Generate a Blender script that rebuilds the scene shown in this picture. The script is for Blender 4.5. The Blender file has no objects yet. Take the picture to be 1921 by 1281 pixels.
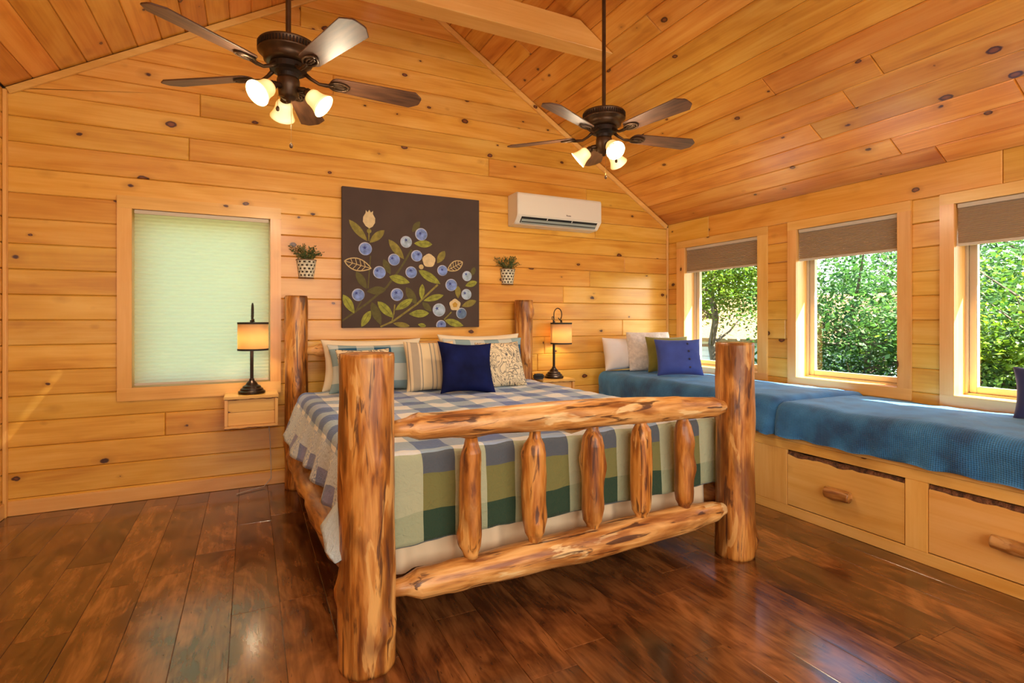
import bpy, bmesh, math, random
from mathutils import Vector, Matrix, Euler, noise
random.seed(7)
SC = bpy.context.scene
COL = SC.collection
R = math.radians

# ------------------------------------------------------------------ camera
FPX, YAW, CAMH = 1003.0, 26.1, 1.32
cam = bpy.data.cameras.new('camera'); camo = bpy.data.objects.new('camera', cam); COL.objects.link(camo)
cam.sensor_width = 36.0; cam.lens = FPX/1921*36.0
cam.shift_x = 0.0; cam.shift_y = -(640.5-599.0)/1921
cam.clip_start = 0.05; cam.clip_end = 300
camo.location = (0, 0, CAMH); camo.rotation_euler = (R(90), 0, R(-YAW))
SC.camera = camo

# ------------------------------------------------------------------ world, sun, lights, exposure
vs = SC.view_settings
vs.view_transform = 'Standard'; vs.look = 'None'; vs.gamma = 1.0; vs.use_curve_mapping = False
vs.exposure = 0.0
w = bpy.data.worlds.new('sky'); SC.world = w; w.use_nodes = True
wn = w.node_tree.nodes; wl = w.node_tree.links
sky = wn.new('ShaderNodeTexSky'); sky.sky_type = 'NISHITA'; sky.sun_disc = False
sky.sun_elevation = R(45); sky.sun_rotation = R(137); sky.air_density = 1.0; sky.dust_density = 1.5
bg = wn['Background']; bg.inputs['Strength'].default_value = 0.85
wl.new(sky.outputs[0], bg.inputs[0])
sun = bpy.data.lights.new('sun', 'SUN'); suno = bpy.data.objects.new('sun', sun); COL.objects.link(suno)
sun.energy = 50.0; sun.color = (1.0, .95, .86); sun.angle = R(0.6)
suno.rotation_euler = Vector((-.5, .54, -.75)).to_track_quat('-Z', 'Y').to_euler()
suno.location = (8, -6, 9)

def area(name, loc, target, sx, sy, e, colr):
    l = bpy.data.lights.new(name, 'AREA'); l.shape = 'RECTANGLE'; l.size = sx; l.size_y = sy
    l.energy = e; l.color = colr
    o = bpy.data.objects.new(name, l); COL.objects.link(o); o.location = loc
    o.rotation_euler = (Vector(target)-Vector(loc)).to_track_quat('-Z', 'Y').to_euler()
    return o
# added fill light behind the camera, brightens the whole room
area('rear_fill_light', (1.2, -2.0, 1.7), (1.3, 3.5, 1.2), 4.6, 2.0, 145, (1.0, .93, .82))

# ------------------------------------------------------------------ helpers
def mat(name):
    m = bpy.data.materials.new(name); m.use_nodes = True
    return m, m.node_tree.nodes, m.node_tree.links, m.node_tree.nodes['Principled BSDF']

def simple(name, col, rough=.5, metal=0, spec=.5, bump=0, bscale=60, var=0, vscale=8, sheen=0, coat=0):
    m, n, l, b = mat(name)
    b.inputs['Base Color'].default_value = (*col, 1); b.inputs['Roughness'].default_value = rough
    b.inputs['Metallic'].default_value = metal; b.inputs['Specular IOR Level'].default_value = spec
    b.inputs['Sheen Weight'].default_value = sheen; b.inputs['Coat Weight'].default_value = coat
    tc = n.new('ShaderNodeTexCoord')
    if var:
        t = n.new('ShaderNodeTexNoise'); t.inputs['Scale'].default_value = vscale; t.inputs['Detail'].default_value = 4
        l.new(tc.outputs['Object'], t.inputs['Vector'])
        r = n.new('ShaderNodeValToRGB')
        r.color_ramp.elements[0].color = (*[c*(1-var) for c in col], 1); r.color_ramp.elements[1].color = (*[min(1, c*(1+var)) for c in col], 1)
        r.color_ramp.elements[0].position = .3; r.color_ramp.elements[1].position = .7
        l.new(t.outputs['Fac'], r.inputs[0]); l.new(r.outputs[0], b.inputs['Base Color'])
    if bump:
        t = n.new('ShaderNodeTexNoise'); t.inputs['Scale'].default_value = bscale; t.inputs['Detail'].default_value = 3
        l.new(tc.outputs['Object'], t.inputs['Vector'])
        bp = n.new('ShaderNodeBump'); bp.inputs['Strength'].default_value = bump; bp.inputs['Distance'].default_value = .01
        l.new(t.outputs['Fac'], bp.inputs['Height']); l.new(bp.outputs[0], b.inputs['Normal'])
    return m

def ramp(n, stops):
    r = n.new('ShaderNodeValToRGB'); e = r.color_ramp.elements
    while len(e) < len(stops): e.new(.5)
    for k, (p, c) in enumerate(stops):
        e[k].position = p; e[k].color = (*c, 1) if len(c) == 3 else c
    return r

def mixc(n, l, fac, a, b, mode='MIX'):
    m = n.new('ShaderNodeMix'); m.data_type = 'RGBA'; m.blend_type = mode
    for s, v in ((0, fac), (6, a), (7, b)):
        if isinstance(v, (int, float)): m.inputs[s].default_value = v
        elif isinstance(v, tuple): m.inputs[s].default_value = (*v, 1) if len(v) == 3 else v
        else: l.new(v, m.inputs[s])
    return m.outputs[2]

def mth(n, l, op, a, b=0.0, c=None):
    m = n.new('ShaderNodeMath'); m.operation = op
    for s, v in enumerate((a, b) if c is None else (a, b, c)):
        if isinstance(v, (int, float)): m.inputs[s].default_value = v
        else: l.new(v, m.inputs[s])
    return m.outputs[0]

def wood(name, axis, light, mid, dark, knots=True, rough=.33, kdens=6.3, var=.15, grain=1.0, coat=.25, ks=.80):
    """varnished knotty pine; grain runs along `axis` of the object coordinates"""
    m, n, l, b = mat(name)
    tc = n.new('ShaderNodeTexCoord'); oi = n.new('ShaderNodeObjectInfo')
    sc = n.new('ShaderNodeVectorMath'); sc.operation = 'SCALE'; sc.inputs[0].default_value = (17.3, 9.1, 23.7)
    l.new(oi.outputs['Random'], sc.inputs['Scale'])
    ad = n.new('ShaderNodeVectorMath'); ad.operation = 'ADD'
    l.new(tc.outputs['Object'], ad.inputs[0]); l.new(sc.outputs[0], ad.inputs[1])
    def mp(long_scale):
        q = n.new('ShaderNodeMapping'); s = [1, 1, 1]; s['XYZ'.index(axis)] = long_scale
        q.inputs['Scale'].default_value = s; l.new(ad.outputs[0], q.inputs['Vector']); return q.outputs[0]
    g1 = n.new('ShaderNodeTexNoise'); g1.inputs['Scale'].default_value = 9; g1.inputs['Detail'].default_value = 5
    g1.inputs['Distortion'].default_value = .9; l.new(mp(.11), g1.inputs['Vector'])
    g2 = n.new('ShaderNodeTexNoise'); g2.inputs['Scale'].default_value = 70; g2.inputs['Detail'].default_value = 3
    l.new(mp(.03), g2.inputs['Vector'])
    g3 = n.new('ShaderNodeTexNoise'); g3.inputs['Scale'].default_value = 3.0; g3.inputs['Detail'].default_value = 2
    g3.inputs['Distortion'].default_value = 1.5; l.new(mp(.3), g3.inputs['Vector'])
    f = mth(n, l, 'MULTIPLY_ADD', g2.outputs['Fac'], .22*grain, mth(n, l, 'MULTIPLY_ADD', g3.outputs['Fac'], .35, mth(n, l, 'MULTIPLY', g1.outputs['Fac'], .55)))
    r = ramp(n, [(.40, dark), (.56, mid), (.70, light)]); l.new(f, r.inputs[0])
    # tone of each board
    rv = n.new('ShaderNodeHueSaturation')
    l.new(mth(n, l, 'MULTIPLY_ADD', oi.outputs['Random'], var, 1-var*.55), rv.inputs['Value'])
    rnd2 = mth(n, l, 'FRACT', mth(n, l, 'MULTIPLY', oi.outputs['Random'], 7.77))
    l.new(mth(n, l, 'MULTIPLY_ADD', rnd2, .018, .491), rv.inputs['Hue'])
    l.new(r.outputs[0], rv.inputs['Color']); col = rv.outputs[0]
    if knots:
        v = n.new('ShaderNodeTexVoronoi'); v.inputs['Scale'].default_value = kdens; v.inputs['Randomness'].default_value = 1
        wob = n.new('ShaderNodeTexNoise'); wob.inputs['Scale'].default_value = 30
        l.new(ad.outputs[0], wob.inputs['Vector'])
        wv = mixc(n, l, .012, mp(.62), wob.outputs['Color'], 'ADD')
        l.new(wv, v.inputs['Vector'])
        d = v.outputs['Distance']
        # each knot its own size
        cs = n.new('ShaderNodeSeparateColor'); l.new(v.outputs['Color'], cs.inputs[0])
        d = mth(n, l, 'DIVIDE', d, mth(n, l, 'MULTIPLY_ADD', mth(n, l, 'POWER', cs.outputs[0], 2.2), 1.2*ks, .62*ks))
        halo = ramp(n, [(.07, (1, 1, 1)), (.26, (0, 0, 0))]); l.new(d, halo.inputs[0])
        col = mixc(n, l, mth(n, l, 'MULTIPLY', halo.outputs[0], .55), col, tuple(c*.72 for c in dark))
        kr = ramp(n, [(0, (.26, .085, .025)), (.055, (.20, .06, .018)), (.08, (.05, .014, .006)), (.105, (.10, .028, .010))]); l.new(d, kr.inputs[0])
        km = ramp(n, [(.098, (1, 1, 1)), (.118, (0, 0, 0))]); l.new(d, km.inputs[0])
        col = mixc(n, l, km.outputs[0], col, kr.outputs[0])
    l.new(col, b.inputs['Base Color'])
    b.inputs['Roughness'].default_value = rough; b.inputs['Specular IOR Level'].default_value = .45
    b.inputs['Coat Weight'].default_value = coat; b.inputs['Coat Roughness'].default_value = .18
    bp = n.new('ShaderNodeBump'); bp.inputs['Strength'].default_value = .12; bp.inputs['Distance'].default_value = .004
    l.new(g2.outputs['Fac'], bp.inputs['Height']); l.new(bp.outputs[0], b.inputs['Normal'])
    return m

PL, PM, PD = (.83, .49, .110), (.75, .390, .058), (.61, .265, .028)
pine = {a: wood('pine_'+a.lower(), a, PL, PM, PD) for a in 'XYZ'}
CL, CM, CD = (.82, .425, .085), (.72, .31, .042), (.53, .18, .017)
pine_ceil = wood('pine_ceiling', 'Y', CL, CM, CD, var=.26)
trim_pine = {a: wood('trim_pine_'+a.lower(), a, (.88, .54, .17), (.82, .46, .12), (.72, .36, .075), kdens=4.4, var=.10, ks=.5) for a in 'XYZ'}
bench_pine = {a: wood('bench_pine_'+a.lower(), a, (.92, .58, .20), (.87, .51, .14), (.76, .38, .075), kdens=4.6, var=.10, rough=.4, ks=.48) for a in 'YZ'}

def logwood(name, axis, a, bcol, c, spot=.5):
    """peeled log: honey wood with darker streaks, pale shaved patches and dark bark flecks"""
    m, n, l, b = mat(name)
    tc = n.new('ShaderNodeTexCoord'); oi = n.new('ShaderNodeObjectInfo')
    sc = n.new('ShaderNodeVectorMath'); sc.operation = 'SCALE'; sc.inputs[0].default_value = (7.3, 5.1, 3.7)
    l.new(oi.outputs['Random'], sc.inputs['Scale'])
    ad = n.new('ShaderNodeVectorMath'); ad.operation = 'ADD'
    l.new(tc.outputs['Object'], ad.inputs[0]); l.new(sc.outputs[0], ad.inputs[1])
    def nz(scale, long_scale, det=5, dist=0.0):
        q = n.new('ShaderNodeMapping'); s = [1, 1, 1]; s['XYZ'.index(axis)] = long_scale
        q.inputs['Scale'].default_value = s; l.new(ad.outputs[0], q.inputs['Vector'])
        t = n.new('ShaderNodeTexNoise'); t.inputs['Scale'].default_value = scale; t.inputs['Detail'].default_value = det
        t.inputs['Distortion'].default_value = dist; l.new(q.outputs[0], t.inputs['Vector']); return t.outputs['Fac']
    n1 = nz(22, .12, 6, 1.2); n2 = nz(60, .10, 3); n3 = nz(7, .35, 3, .5); n4 = nz(13, .22, 4, .8)
    f = mth(n, l, 'MULTIPLY_ADD', n2, .2, mth(n, l, 'MULTIPLY_ADD', n3, .4, mth(n, l, 'MULTIPLY', n1, .5)))
    r = ramp(n, [(.43, c), (.53, bcol), (.63, a)]); l.new(f, r.inputs[0])
    pale = ramp(n, [(.60, (0, 0, 0)), (.63, (1, 1, 1))]); l.new(n4, pale.inputs[0])
    col = mixc(n, l, mth(n, l, 'MULTIPLY', pale.outputs[0], .7), r.outputs[0], (min(1, a[0]*1.2), min(1, a[1]*1.45), min(1, a[2]*2.0)))
    fl = ramp(n, [(.585, (0, 0, 0)), (.64, (1, 1, 1))]); l.new(nz(30, .10, 5, 1.0), fl.inputs[0])
    big = ramp(n, [(.50, (0, 0, 0)), (.62, (1, 1, 1))]); l.new(nz(5, .28, 5, 1.5), big.inputs[0])
    col = mixc(n, l, mth(n, l, 'MULTIPLY', big.outputs[0], .74), col, c)
    col = mixc(n, l, mth(n, l, 'MULTIPLY', fl.outputs[0], spot), col, (.075, .024, .009))
    l.new(col, b.inputs['Base Color']); b.inputs['Roughness'].default_value = .42
    b.inputs['Coat Weight'].default_value = .2; b.inputs['Coat Roughness'].default_value = .25
    bp = n.new('ShaderNodeBump'); bp.inputs['Strength'].default_value = .5; bp.inputs['Distance'].default_value = .01
    l.new(n1, bp.inputs['Height']); l.new(bp.outputs[0], b.inputs['Normal'])
    return m
log_z = logwood('log_post', 'Z', (.68, .33, .075), (.45, .165, .024), (.14, .040, .006), .85)
log_sp = logwood('log_spindle', 'Z', (.74, .36, .080), (.54, .205, .030), (.19, .055, .009), .85)
log_x = logwood('log_rail', 'X', (.90, .55, .20), (.72, .36, .095), (.32, .11, .02), .9)
log_y = logwood('log_side_rail', 'Y', (.62, .31, .09), (.44, .18, .04), (.22, .07, .015), .5)
log_h = logwood('dark_log_handle', 'Y', (.55, .26, .065), (.36, .14, .026), (.12, .038, .009), .8)
bark = simple('bark_edge', (.14, .055, .020), .8, bump=1.0, bscale=70, var=.7, vscale=40)

def link(o, parent=None):
    COL.objects.link(o)
    if parent is not None: o.parent = parent
    return o
def obj(name, me, m=None, parent=None, loc=None, rot=None, smooth=False):
    if isinstance(me, bmesh.types.BMesh):
        bm = me; me = bpy.data.meshes.new(name); bm.to_mesh(me); bm.free()
    o = bpy.data.objects.new(name, me)
    if m is not None and not me.materials: me.materials.append(m)
    if smooth:
        for p in me.polygons: p.use_smooth = True
    if loc: o.location = loc
    if rot: o.rotation_euler = rot
    return link(o, parent)
def empty(name, loc=(0, 0, 0), rot=(0, 0, 0), parent=None):
    o = bpy.data.objects.new(name, None); o.location = loc; o.rotation_euler = rot; o.empty_display_size = .1
    return link(o, parent)
def tag(o, label=None, cat=None, group=None, kind=None):
    if label: o['label'] = label
    if cat: o['category'] = cat
    if group: o['group'] = group
    if kind: o['kind'] = kind
    return o
def pydata(name, v, f):
    me = bpy.data.meshes.new(name); me.from_pydata(v, [], f); me.update(); return me
def copy_tree(o, parent=None):
    c = o.copy(); link(c, parent)
    for ch in list(o.children): copy_tree(ch, c)
    return c

def add_box(bm, lo, hi, bev=0.0):
    r = bmesh.ops.create_cube(bm, size=1)
    vs_ = r['verts']
    for v in vs_:
        v.co = Vector([lo[i]+(v.co[i]+.5)*(hi[i]-lo[i]) for i in range(3)])
    if bev:
        es = list({e for v in vs_ for e in v.link_edges})
        bmesh.ops.bevel(bm, geom=es, offset=bev, segments=2, affect='EDGES', clamp_overlap=True)
    return bm
def box(lo, hi, bev=0.0): return add_box(bmesh.new(), lo, hi, bev)

def lathe(prof, seg=24, bm=None, M=None, cap=True):
    """prof: list of (r, z)"""
    bm = bm or bmesh.new(); rings = []
    for (r, z) in prof:
        ring = []
        for k in range(seg):
            a = 2*math.pi*k/seg; p = Vector((r*math.cos(a), r*math.sin(a), z))
            ring.append(bm.verts.new(M @ p if M else p))
        rings.append(ring)
    for a, b in zip(rings, rings[1:]):
        for k in range(seg):
            bm.faces.new((a[k], a[(k+1) % seg], b[(k+1) % seg], b[k]))
    if cap:
        if prof[0][0] > 1e-4: bm.faces.new(list(reversed(rings[0])))
        if prof[-1][0] > 1e-4: bm.faces.new(rings[-1])
    return bm
def tube(pts, r, seg=8, bm=None, closed=False):
    bm = bm or bmesh.new(); pts = [Vector(p) for p in pts]; n = len(pts); rings = []
    rr = r if isinstance(r, (list, tuple)) else [r]*n
    up = None
    for i, p in enumerate(pts):
        t = (pts[min(i+1, n-1)]-pts[max(i-1, 0)]).normalized()
        if up is None:
            up = t.orthogonal().normalized()
        up = (up - t*up.dot(t)).normalized(); s = t.cross(up)
        rings.append([bm.verts.new(p+(up*math.cos(2*math.pi*k/seg)+s*math.sin(2*math.pi*k/seg))*rr[i]) for k in range(seg)])
    for a, b in zip(rings, rings[1:]):
        for k in range(seg): bm.faces.new((a[k], a[(k+1) % seg], b[(k+1) % seg], b[k]))
    bm.faces.new(list(reversed(rings[0]))); bm.faces.new(rings[-1])
    return bm

def clip(poly, a, b, c):
    """keep a*x+b*y+c >= 0"""
    out = []
    for i in range(len(poly)):
        p, q = poly[i], poly[(i+1) % len(poly)]
        dp, dq = a*p[0]+b*p[1]+c, a*q[0]+b*q[1]+c
        if dp >= 0: out.append(p)
        if (dp >= 0) != (dq >= 0):
            t = dp/(dp-dq); out.append((p[0]+t*(q[0]-p[0]), p[1]+t*(q[1]-p[1])))
    return out
def area2(p): return sum(p[i][0]*p[(i+1) % len(p)][1]-p[(i+1) % len(p)][0]*p[i][1] for i in range(len(p)))/2
def inset(poly, d):
    if area2(poly) < 0: poly = poly[::-1]
    n = len(poly); out = []
    for i in range(n):
        p0, p1, p2 = Vector(poly[i-1]), Vector(poly[i]), Vector(poly[(i+1) % n])
        e1 = (p1-p0).normalized(); e2 = (p2-p1).normalized()
        n1 = Vector((-e1.y, e1.x)); n2 = Vector((-e2.y, e2.x)); k = 1+n1.dot(n2)
        out.append(tuple(p1+(n1+n2)*(d/max(k, .25))))
    return poly, out
def plank(poly, O, A, B, N, th, m, parent, name='plank', bev=.006, gap=.0009, proud=0.0):
    """board with chamfered front edges: 2D polygon in the frame O + a*A + b*B, front face towards N"""
    cl = []
    for p in poly:
        if not cl or (Vector(p)-Vector(cl[-1])).length > 1e-4: cl.append(p)
    if len(cl) > 2 and (Vector(cl[0])-Vector(cl[-1])).length < 1e-4: cl.pop()
    if len(cl) < 3 or abs(area2(cl)) < .0015: return None
    _, o1 = inset(cl, gap); _, o2 = inset(cl, gap+bev)
    P = lambda q, d: tuple(O+A*q[0]+B*q[1]+N*d)
    n = len(o1)
    v = [P(q, proud) for q in o2]+[P(q, proud-bev) for q in o1]+[P(q, -th) for q in o1]
    f = [list(range(n))]
    for i in range(n):
        j = (i+1) % n
        f.append([i, i+n, j+n, j]); f.append([i+n, i+2*n, j+2*n, j+n])
    f.append(list(range(3*n-1, 2*n-1, -1)))
    if A.cross(B).dot(N) < 0: f = [x[::-1] for x in f]
    return obj(name, pydata(name, v, f), m, parent)

def board_rows(x0, x1, z0, z1, rowh, zstart, zoff, clips, holes, O, A, B, N, th, m, parent, minl=2.8, maxl=6.0, rnd=None, name='plank'):
    rnd = rnd or random
    z = zstart
    while z < z1:
        a0, a1 = max(z, z0), min(z+rowh, z1)
        z += rowh
        if a1-a0 < .01: continue
        cuts = [x0]; p = x0+rnd.uniform(.4, maxl)
        while p < x1-.5: cuts.append(p); p += rnd.uniform(minl, maxl)
        cuts.append(x1)
        for c0, c1 in zip(cuts, cuts[1:]):
            segs = [(c0, c1, a0, a1)]
            for (h0, h1, g0, g1) in holes:
                ns = []
                for (s0, s1, b0, b1) in segs:
                    if h1 <= s0 or h0 >= s1 or g1 <= b0 or g0 >= b1: ns.append((s0, s1, b0, b1)); continue
                    if h0 > s0: ns.append((s0, h0, b0, b1))
                    if h1 < s1: ns.append((h1, s1, b0, b1))
                    if g0 > b0: ns.append((max(s0, h0), min(s1, h1), b0, g0))
                    if g1 < b1: ns.append((max(s0, h0), min(s1, h1), g1, b1))
                segs = ns
            for (s0, s1, b0, b1) in segs:
                if s1-s0 < .02 or b1-b0 < .006: continue
                poly = [(s0, b0), (s1, b0), (s1, b1), (s0, b1)]
                for cl_ in clips:
                    poly = clip(poly, *cl_)
                    if len(poly) < 3: break
                if len(poly) >= 3: plank(poly, O, A, B, N, th, m, parent, name, proud=rnd.uniform(-.0008, .0008))

X_, Y_, Z_ = Vector((1, 0, 0)), Vector((0, 1, 0)), Vector((0, 0, 1))
# ------------------------------------------------------------------ room dimensions
XL, XR, YB, YF = -1.475, 4.279, 4.70, -2.2
mR, zR = .625, 2.39           # right slope: z = zR + mR*(XR-x)
mL, zL = .585, 2.870          # left slope:  z = zL + mL*(x-XL)
XA = (zR+mR*XR-zL+mL*XL)/(mL+mR); ZA = zL+mL*(XA-XL)
ROW = .172
TH = .018
back_m = simple('sheathing', (.16, .08, .03), .9)

# floor
fl = tag(obj('floor', box((XL-.1, YF-.1, -.12), (XR+.1, YB+.1, -.012)), back_m), kind='structure')
def floor_material():
    m, n, l, b = mat('hand_scraped_floor')
    tc = n.new('ShaderNodeTexCoord'); oi = n.new('ShaderNodeObjectInfo')
    sc = n.new('ShaderNodeVectorMath'); sc.operation = 'SCALE'; sc.inputs[0].default_value = (13, 29, 7)
    l.new(oi.outputs['Random'], sc.inputs['Scale'])
    ad = n.new('ShaderNodeVectorMath'); ad.operation = 'ADD'; l.new(tc.outputs['Object'], ad.inputs[0]); l.new(sc.outputs[0], ad.inputs[1])
    def nz(s, ls, det, dist):
        q = n.new('ShaderNodeMapping'); q.inputs['Scale'].default_value = (1, ls, 1); l.new(ad.outputs[0], q.inputs['Vector'])
        t = n.new('ShaderNodeTexNoise'); t.inputs['Scale'].default_value = s; t.inputs['Detail'].default_value = det
        t.inputs['Distortion'].default_value = dist; l.new(q.outputs[0], t.inputs['Vector']); return t.outputs['Fac']
    a = nz(5.5, .38, 6, 2.2); c = nz(38, .10, 4, 1.0); d = nz(2.6, .6, 3, 1.0)
    f = mth(n, l, 'MULTIPLY_ADD', c, .28, mth(n, l, 'MULTIPLY_ADD', d, .38, mth(n, l, 'MULTIPLY', a, .5)))
    r = ramp(n, [(.40, (.030, .009, .003)), (.50, (.085, .028, .008)), (.60, (.185, .068, .018)), (.72, (.33, .135, .038))]); l.new(f, r.inputs[0])
    hv = n.new('ShaderNodeHueSaturation'); l.new(mth(n, l, 'MULTIPLY_ADD', oi.outputs['Random'], .45, .78), hv.inputs['Value'])
    l.new(r.outputs[0], hv.inputs['Color'])
    cr = ramp(n, [(.655, (0, 0, 0)), (.70, (1, 1, 1))]); l.new(nz(24, .16, 5, 3.0), cr.inputs[0])
    col = mixc(n, l, mth(n, l, 'MULTIPLY', cr.outputs[0], .6), hv.outputs[0], (.02, .007, .003))
    l.new(col, b.inputs['Base Color'])
    b.inputs['Roughness'].default_value = .24; b.inputs['Specular IOR Level'].default_value = .55
    l.new(mth(n, l, 'MULTIPLY_ADD', a, .12, .10), b.inputs['Roughness'])
    b.inputs['Coat Weight'].default_value = .5; b.inputs['Coat Roughness'].default_value = .2
    bp = n.new('ShaderNodeBump'); bp.inputs['Strength'].default_value = .16; bp.inputs['Distance'].default_value = .005
    l.new(mth(n, l, 'ADD', a, mth(n, l, 'MULTIPLY', c, .35)), bp.inputs['Height']); l.new(bp.outputs[0], b.inputs['Normal'])
    return m
floor_m = floor_material()
rf = random.Random(3)
xx = XL; 
while xx < 3.26:
    x1 = min(xx+.2, 3.27); p = YF-rf.uniform(0, 1.0)
    while p < YB:
        q = p+rf.uniform(1.15, 1.35) if rf.random() < .8 else p+rf.uniform(.5, .9)
        a, b_ = max(p, YF), min(q, YB)
        if b_-a > .02:
            plank([(xx, a), (x1, a), (x1, b_), (xx, b_)], Vector((0, 0, 0)), X_, Y_, Z_, .012, floor_m, fl, bev=.0016, gap=.0005)
        p = q
    xx += .2

# back wall
WB = (-.769, .145, .824, 2.122)      # window opening in the back wall x0,x1,z0,z1
def slab_poly(name, quads, d0, d1, f, m):
    bm = bmesh.new()
    for q in quads:
        a = [bm.verts.new(f(p, d0)) for p in q]; b = [bm.verts.new(f(p, d1)) for p in q]
        bm.faces.new(a); bm.faces.new(b[::-1])
        for i in range(len(q)): bm.faces.new((a[i], b[i], b[(i+1) % len(q)], a[(i+1) % len(q)]))
    bmesh.ops.recalc_face_normals(bm, faces=bm.faces); return obj(name, bm, m)
x0, x1, z0, z1 = WB
x0, x1, z0, z1 = x0-.017, x1+.017, z0-.021, z1+.021
bw = slab_poly('wall_back', [[(XL-.1, 0), (x0, 0), (x0, 2.3), (XL-.1, 2.3)], [(x0, 0), (x1, 0), (x1, z0), (x0, z0)], [(x0, z1), (x1, z1), (x1, 2.3), (x0, 2.3)],
    [(x1, 0), (XR+.1, 0), (XR+.1, 2.3), (x1, 2.3)], [(XL-.1, 2.3), (XR+.1, 2.3), (XA, ZA+.02), (XL-.1, zL-.05)]], YB+TH, YB+.15, lambda p, d: (p[0], d, p[1]), back_m)
tag(bw, kind='structure')
clipB = [(-mR, -1, zR+mR*XR), (mL, -1, zL-mL*XL)]
holeB = (WB[0]-.017, WB[1]+.017, WB[2]-.021, WB[3]+.021)
board_rows(XL, XR, 0, 4.5, ROW, 1.316-8*ROW, 0, clipB, [holeB], Vector((0, YB, 0)), X_, Z_, -Y_, TH, pine['X'], bw, rnd=random.Random(11))
# right wall with three window openings (Y0, Y1, Z0, Z1)
WR = [(3.484, 4.419, .822, 2.10), (2.280, 3.088, .820, 2.10), (1.117, 1.925, .806, 2.10)]
quads = []; E_ = .017; ys = [(YF-.1, 1.117-E_), (1.925+E_, 2.280-E_), (3.088+E_, 3.484-E_), (4.419+E_, YB+.1)]
for a, b_ in ys: quads.append([(a, 0), (b_, 0), (b_, 2.37), (a, 2.37)])
for (a, b_, g0, g1) in WR:
    a -= E_; b_ += E_; g0 -= .021; g1 += .021
    quads += [[(a, 0), (b_, 0), (b_, g0), (a, g0)], [(a, g1), (b_, g1), (b_, 2.37), (a, 2.37)]]
rw = slab_poly('wall_right', quads, XR+TH, XR+.12, lambda p, d: (d, p[0], p[1]), back_m); tag(rw, kind='structure')
board_rows(YF, YB-.001, 0, 2.176, ROW, 1.316-8*ROW, 0, [], [(a-.017, b-.0-(-.017), c-.021, d+.021) for a, b, c, d in WR], Vector((XR, 0, 0)), Y_, Z_, -X_, TH, pine['Y'], rw, rnd=random.Random(5))
board_rows(YF, YB-.001, 2.176, 2.398, .222, 2.176, 0, [], [], Vector((XR, 0, 0)), Y_, Z_, -X_, TH, pine['Y'], rw, rnd=random.Random(15), minl=2.4, maxl=4)
# left wall
lw = tag(obj('wall_left', box((XL-.14, YF-.1, 0), (XL-TH, YB+.1, 2.86)), back_m), kind='structure')
board_rows(YF, YB-.001, 0, 2.86, ROW, 1.316-8*ROW, 0, [], [], Vector((XL, 0, 0)), Y_, Z_, X_, TH, pine['Y'], lw, rnd=random.Random(6), minl=2.5, maxl=4.5)
# rear wall (behind the viewer)
qr = [[(XL-.1, 0), (XR+.1, 0), (XR+.1, zR), (XA, ZA), (XL-.1, zL)]]
rr_ = slab_poly('wall_rear', qr, YF-.15, YF, lambda p, d: (p[0], d, p[1]), pine['X']); tag(rr_, kind='structure')
# ceiling slopes
for nm, top, foot in (('ceiling', Vector((XA, 0, ZA)), Vector((XR, 0, zR))), ('ceiling', Vector((XA, 0, ZA)), Vector((XL, 0, zL)))):
    D = foot-top; L = D.length; D = D/L; S = 1 if D.x > 0 else -1
    N = Vector((D.z*S, 0, -D.x*S)) if True else None
    if N.z > 0: N = -N
    a = [top-N*TH-D*0.0, foot-N*TH+D*.14]
    bm = bmesh.new(); vv = []
    for yy in (YF-.15, YB+.15):
        for q in (a[0], a[1], a[1]-N*.08, a[0]-N*.08):
            vv.append(bm.verts.new((q.x, yy, q.z)))
    for f in ((0, 1, 2, 3), (7, 6, 5, 4), (0, 4, 5, 1), (1, 5, 6, 2), (2, 6, 7, 3), (3, 7, 4, 0)): bm.faces.new([vv[i] for i in f])
    bmesh.ops.recalc_face_normals(bm, faces=bm.faces)
    ce = tag(obj(nm, bm, back_m), kind='structure')
    k = -(ROW - (L % ROW)) if L % ROW else 0
    board_rows(YF, YB, 0, L, ROW, k, 0, [], [], top.copy(), Y_, D, N, TH, pine_ceil, ce, rnd=random.Random(21 if S > 0 else 22), minl=2.2, maxl=4.6)

# trims -------------------------------------------------------------
def bar(name, p0, p1, wdir, tdir, w_, t_, m, bev=.003):
    p0, p1, wdir, tdir = map(Vector, (p0, p1, wdir, tdir)); bm = bmesh.new(); c = []
    for p in (p0, p1):
        for a, b_ in ((0, 0), (1, 0), (1, 1), (0, 1)): c.append(bm.verts.new(p+wdir*w_*a+tdir*t_*b_))
    for f in ((0, 3, 2, 1), (4, 5, 6, 7), (0, 1, 5, 4), (1, 2, 6, 5), (2, 3, 7, 6), (3, 0, 4, 7)): bm.faces.new([c[i] for i in f])
    bmesh.ops.recalc_face_normals(bm, faces=bm.faces)
    bmesh.ops.bevel(bm, geom=list(bm.edges), offset=bev, segments=1, affect='EDGES')
    return obj(name, bm, m)
dR = Vector((XR-XA, 0, zR-ZA)).normalized(); nR = Vector((dR.z, 0, -dR.x))
dL = Vector((XL-XA, 0, zL-ZA)).normalized(); nL = Vector((-dL.z, 0, dL.x))
tag(bar('trim_1', (XA, YB, ZA-.004), (XR-.01, YB, zR-.004), nR, (0, -1, 0), .045, .022, trim_pine['X']), kind='structure')
tag(bar('trim_2', (XA, YB, ZA-.004), (XL+.01, YB, zL-.004), nL, (0, -1, 0), .045, .022, trim_pine['X']), kind='structure')
tag(bar('trim_3', (XR-.022, YB, 0), (XR-.022, YB, zR-.03), (1, 0, 0), (0, -1, 0), .02, .022, trim_pine['Z']), kind='structure')
tag(bar('trim_4', (XL+.001, YB, 0), (XL+.001, YB, zL-.02), (1, 0, 0), (0, -1, 0), .02, .04, trim_pine['Z']), kind='structure')
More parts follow.
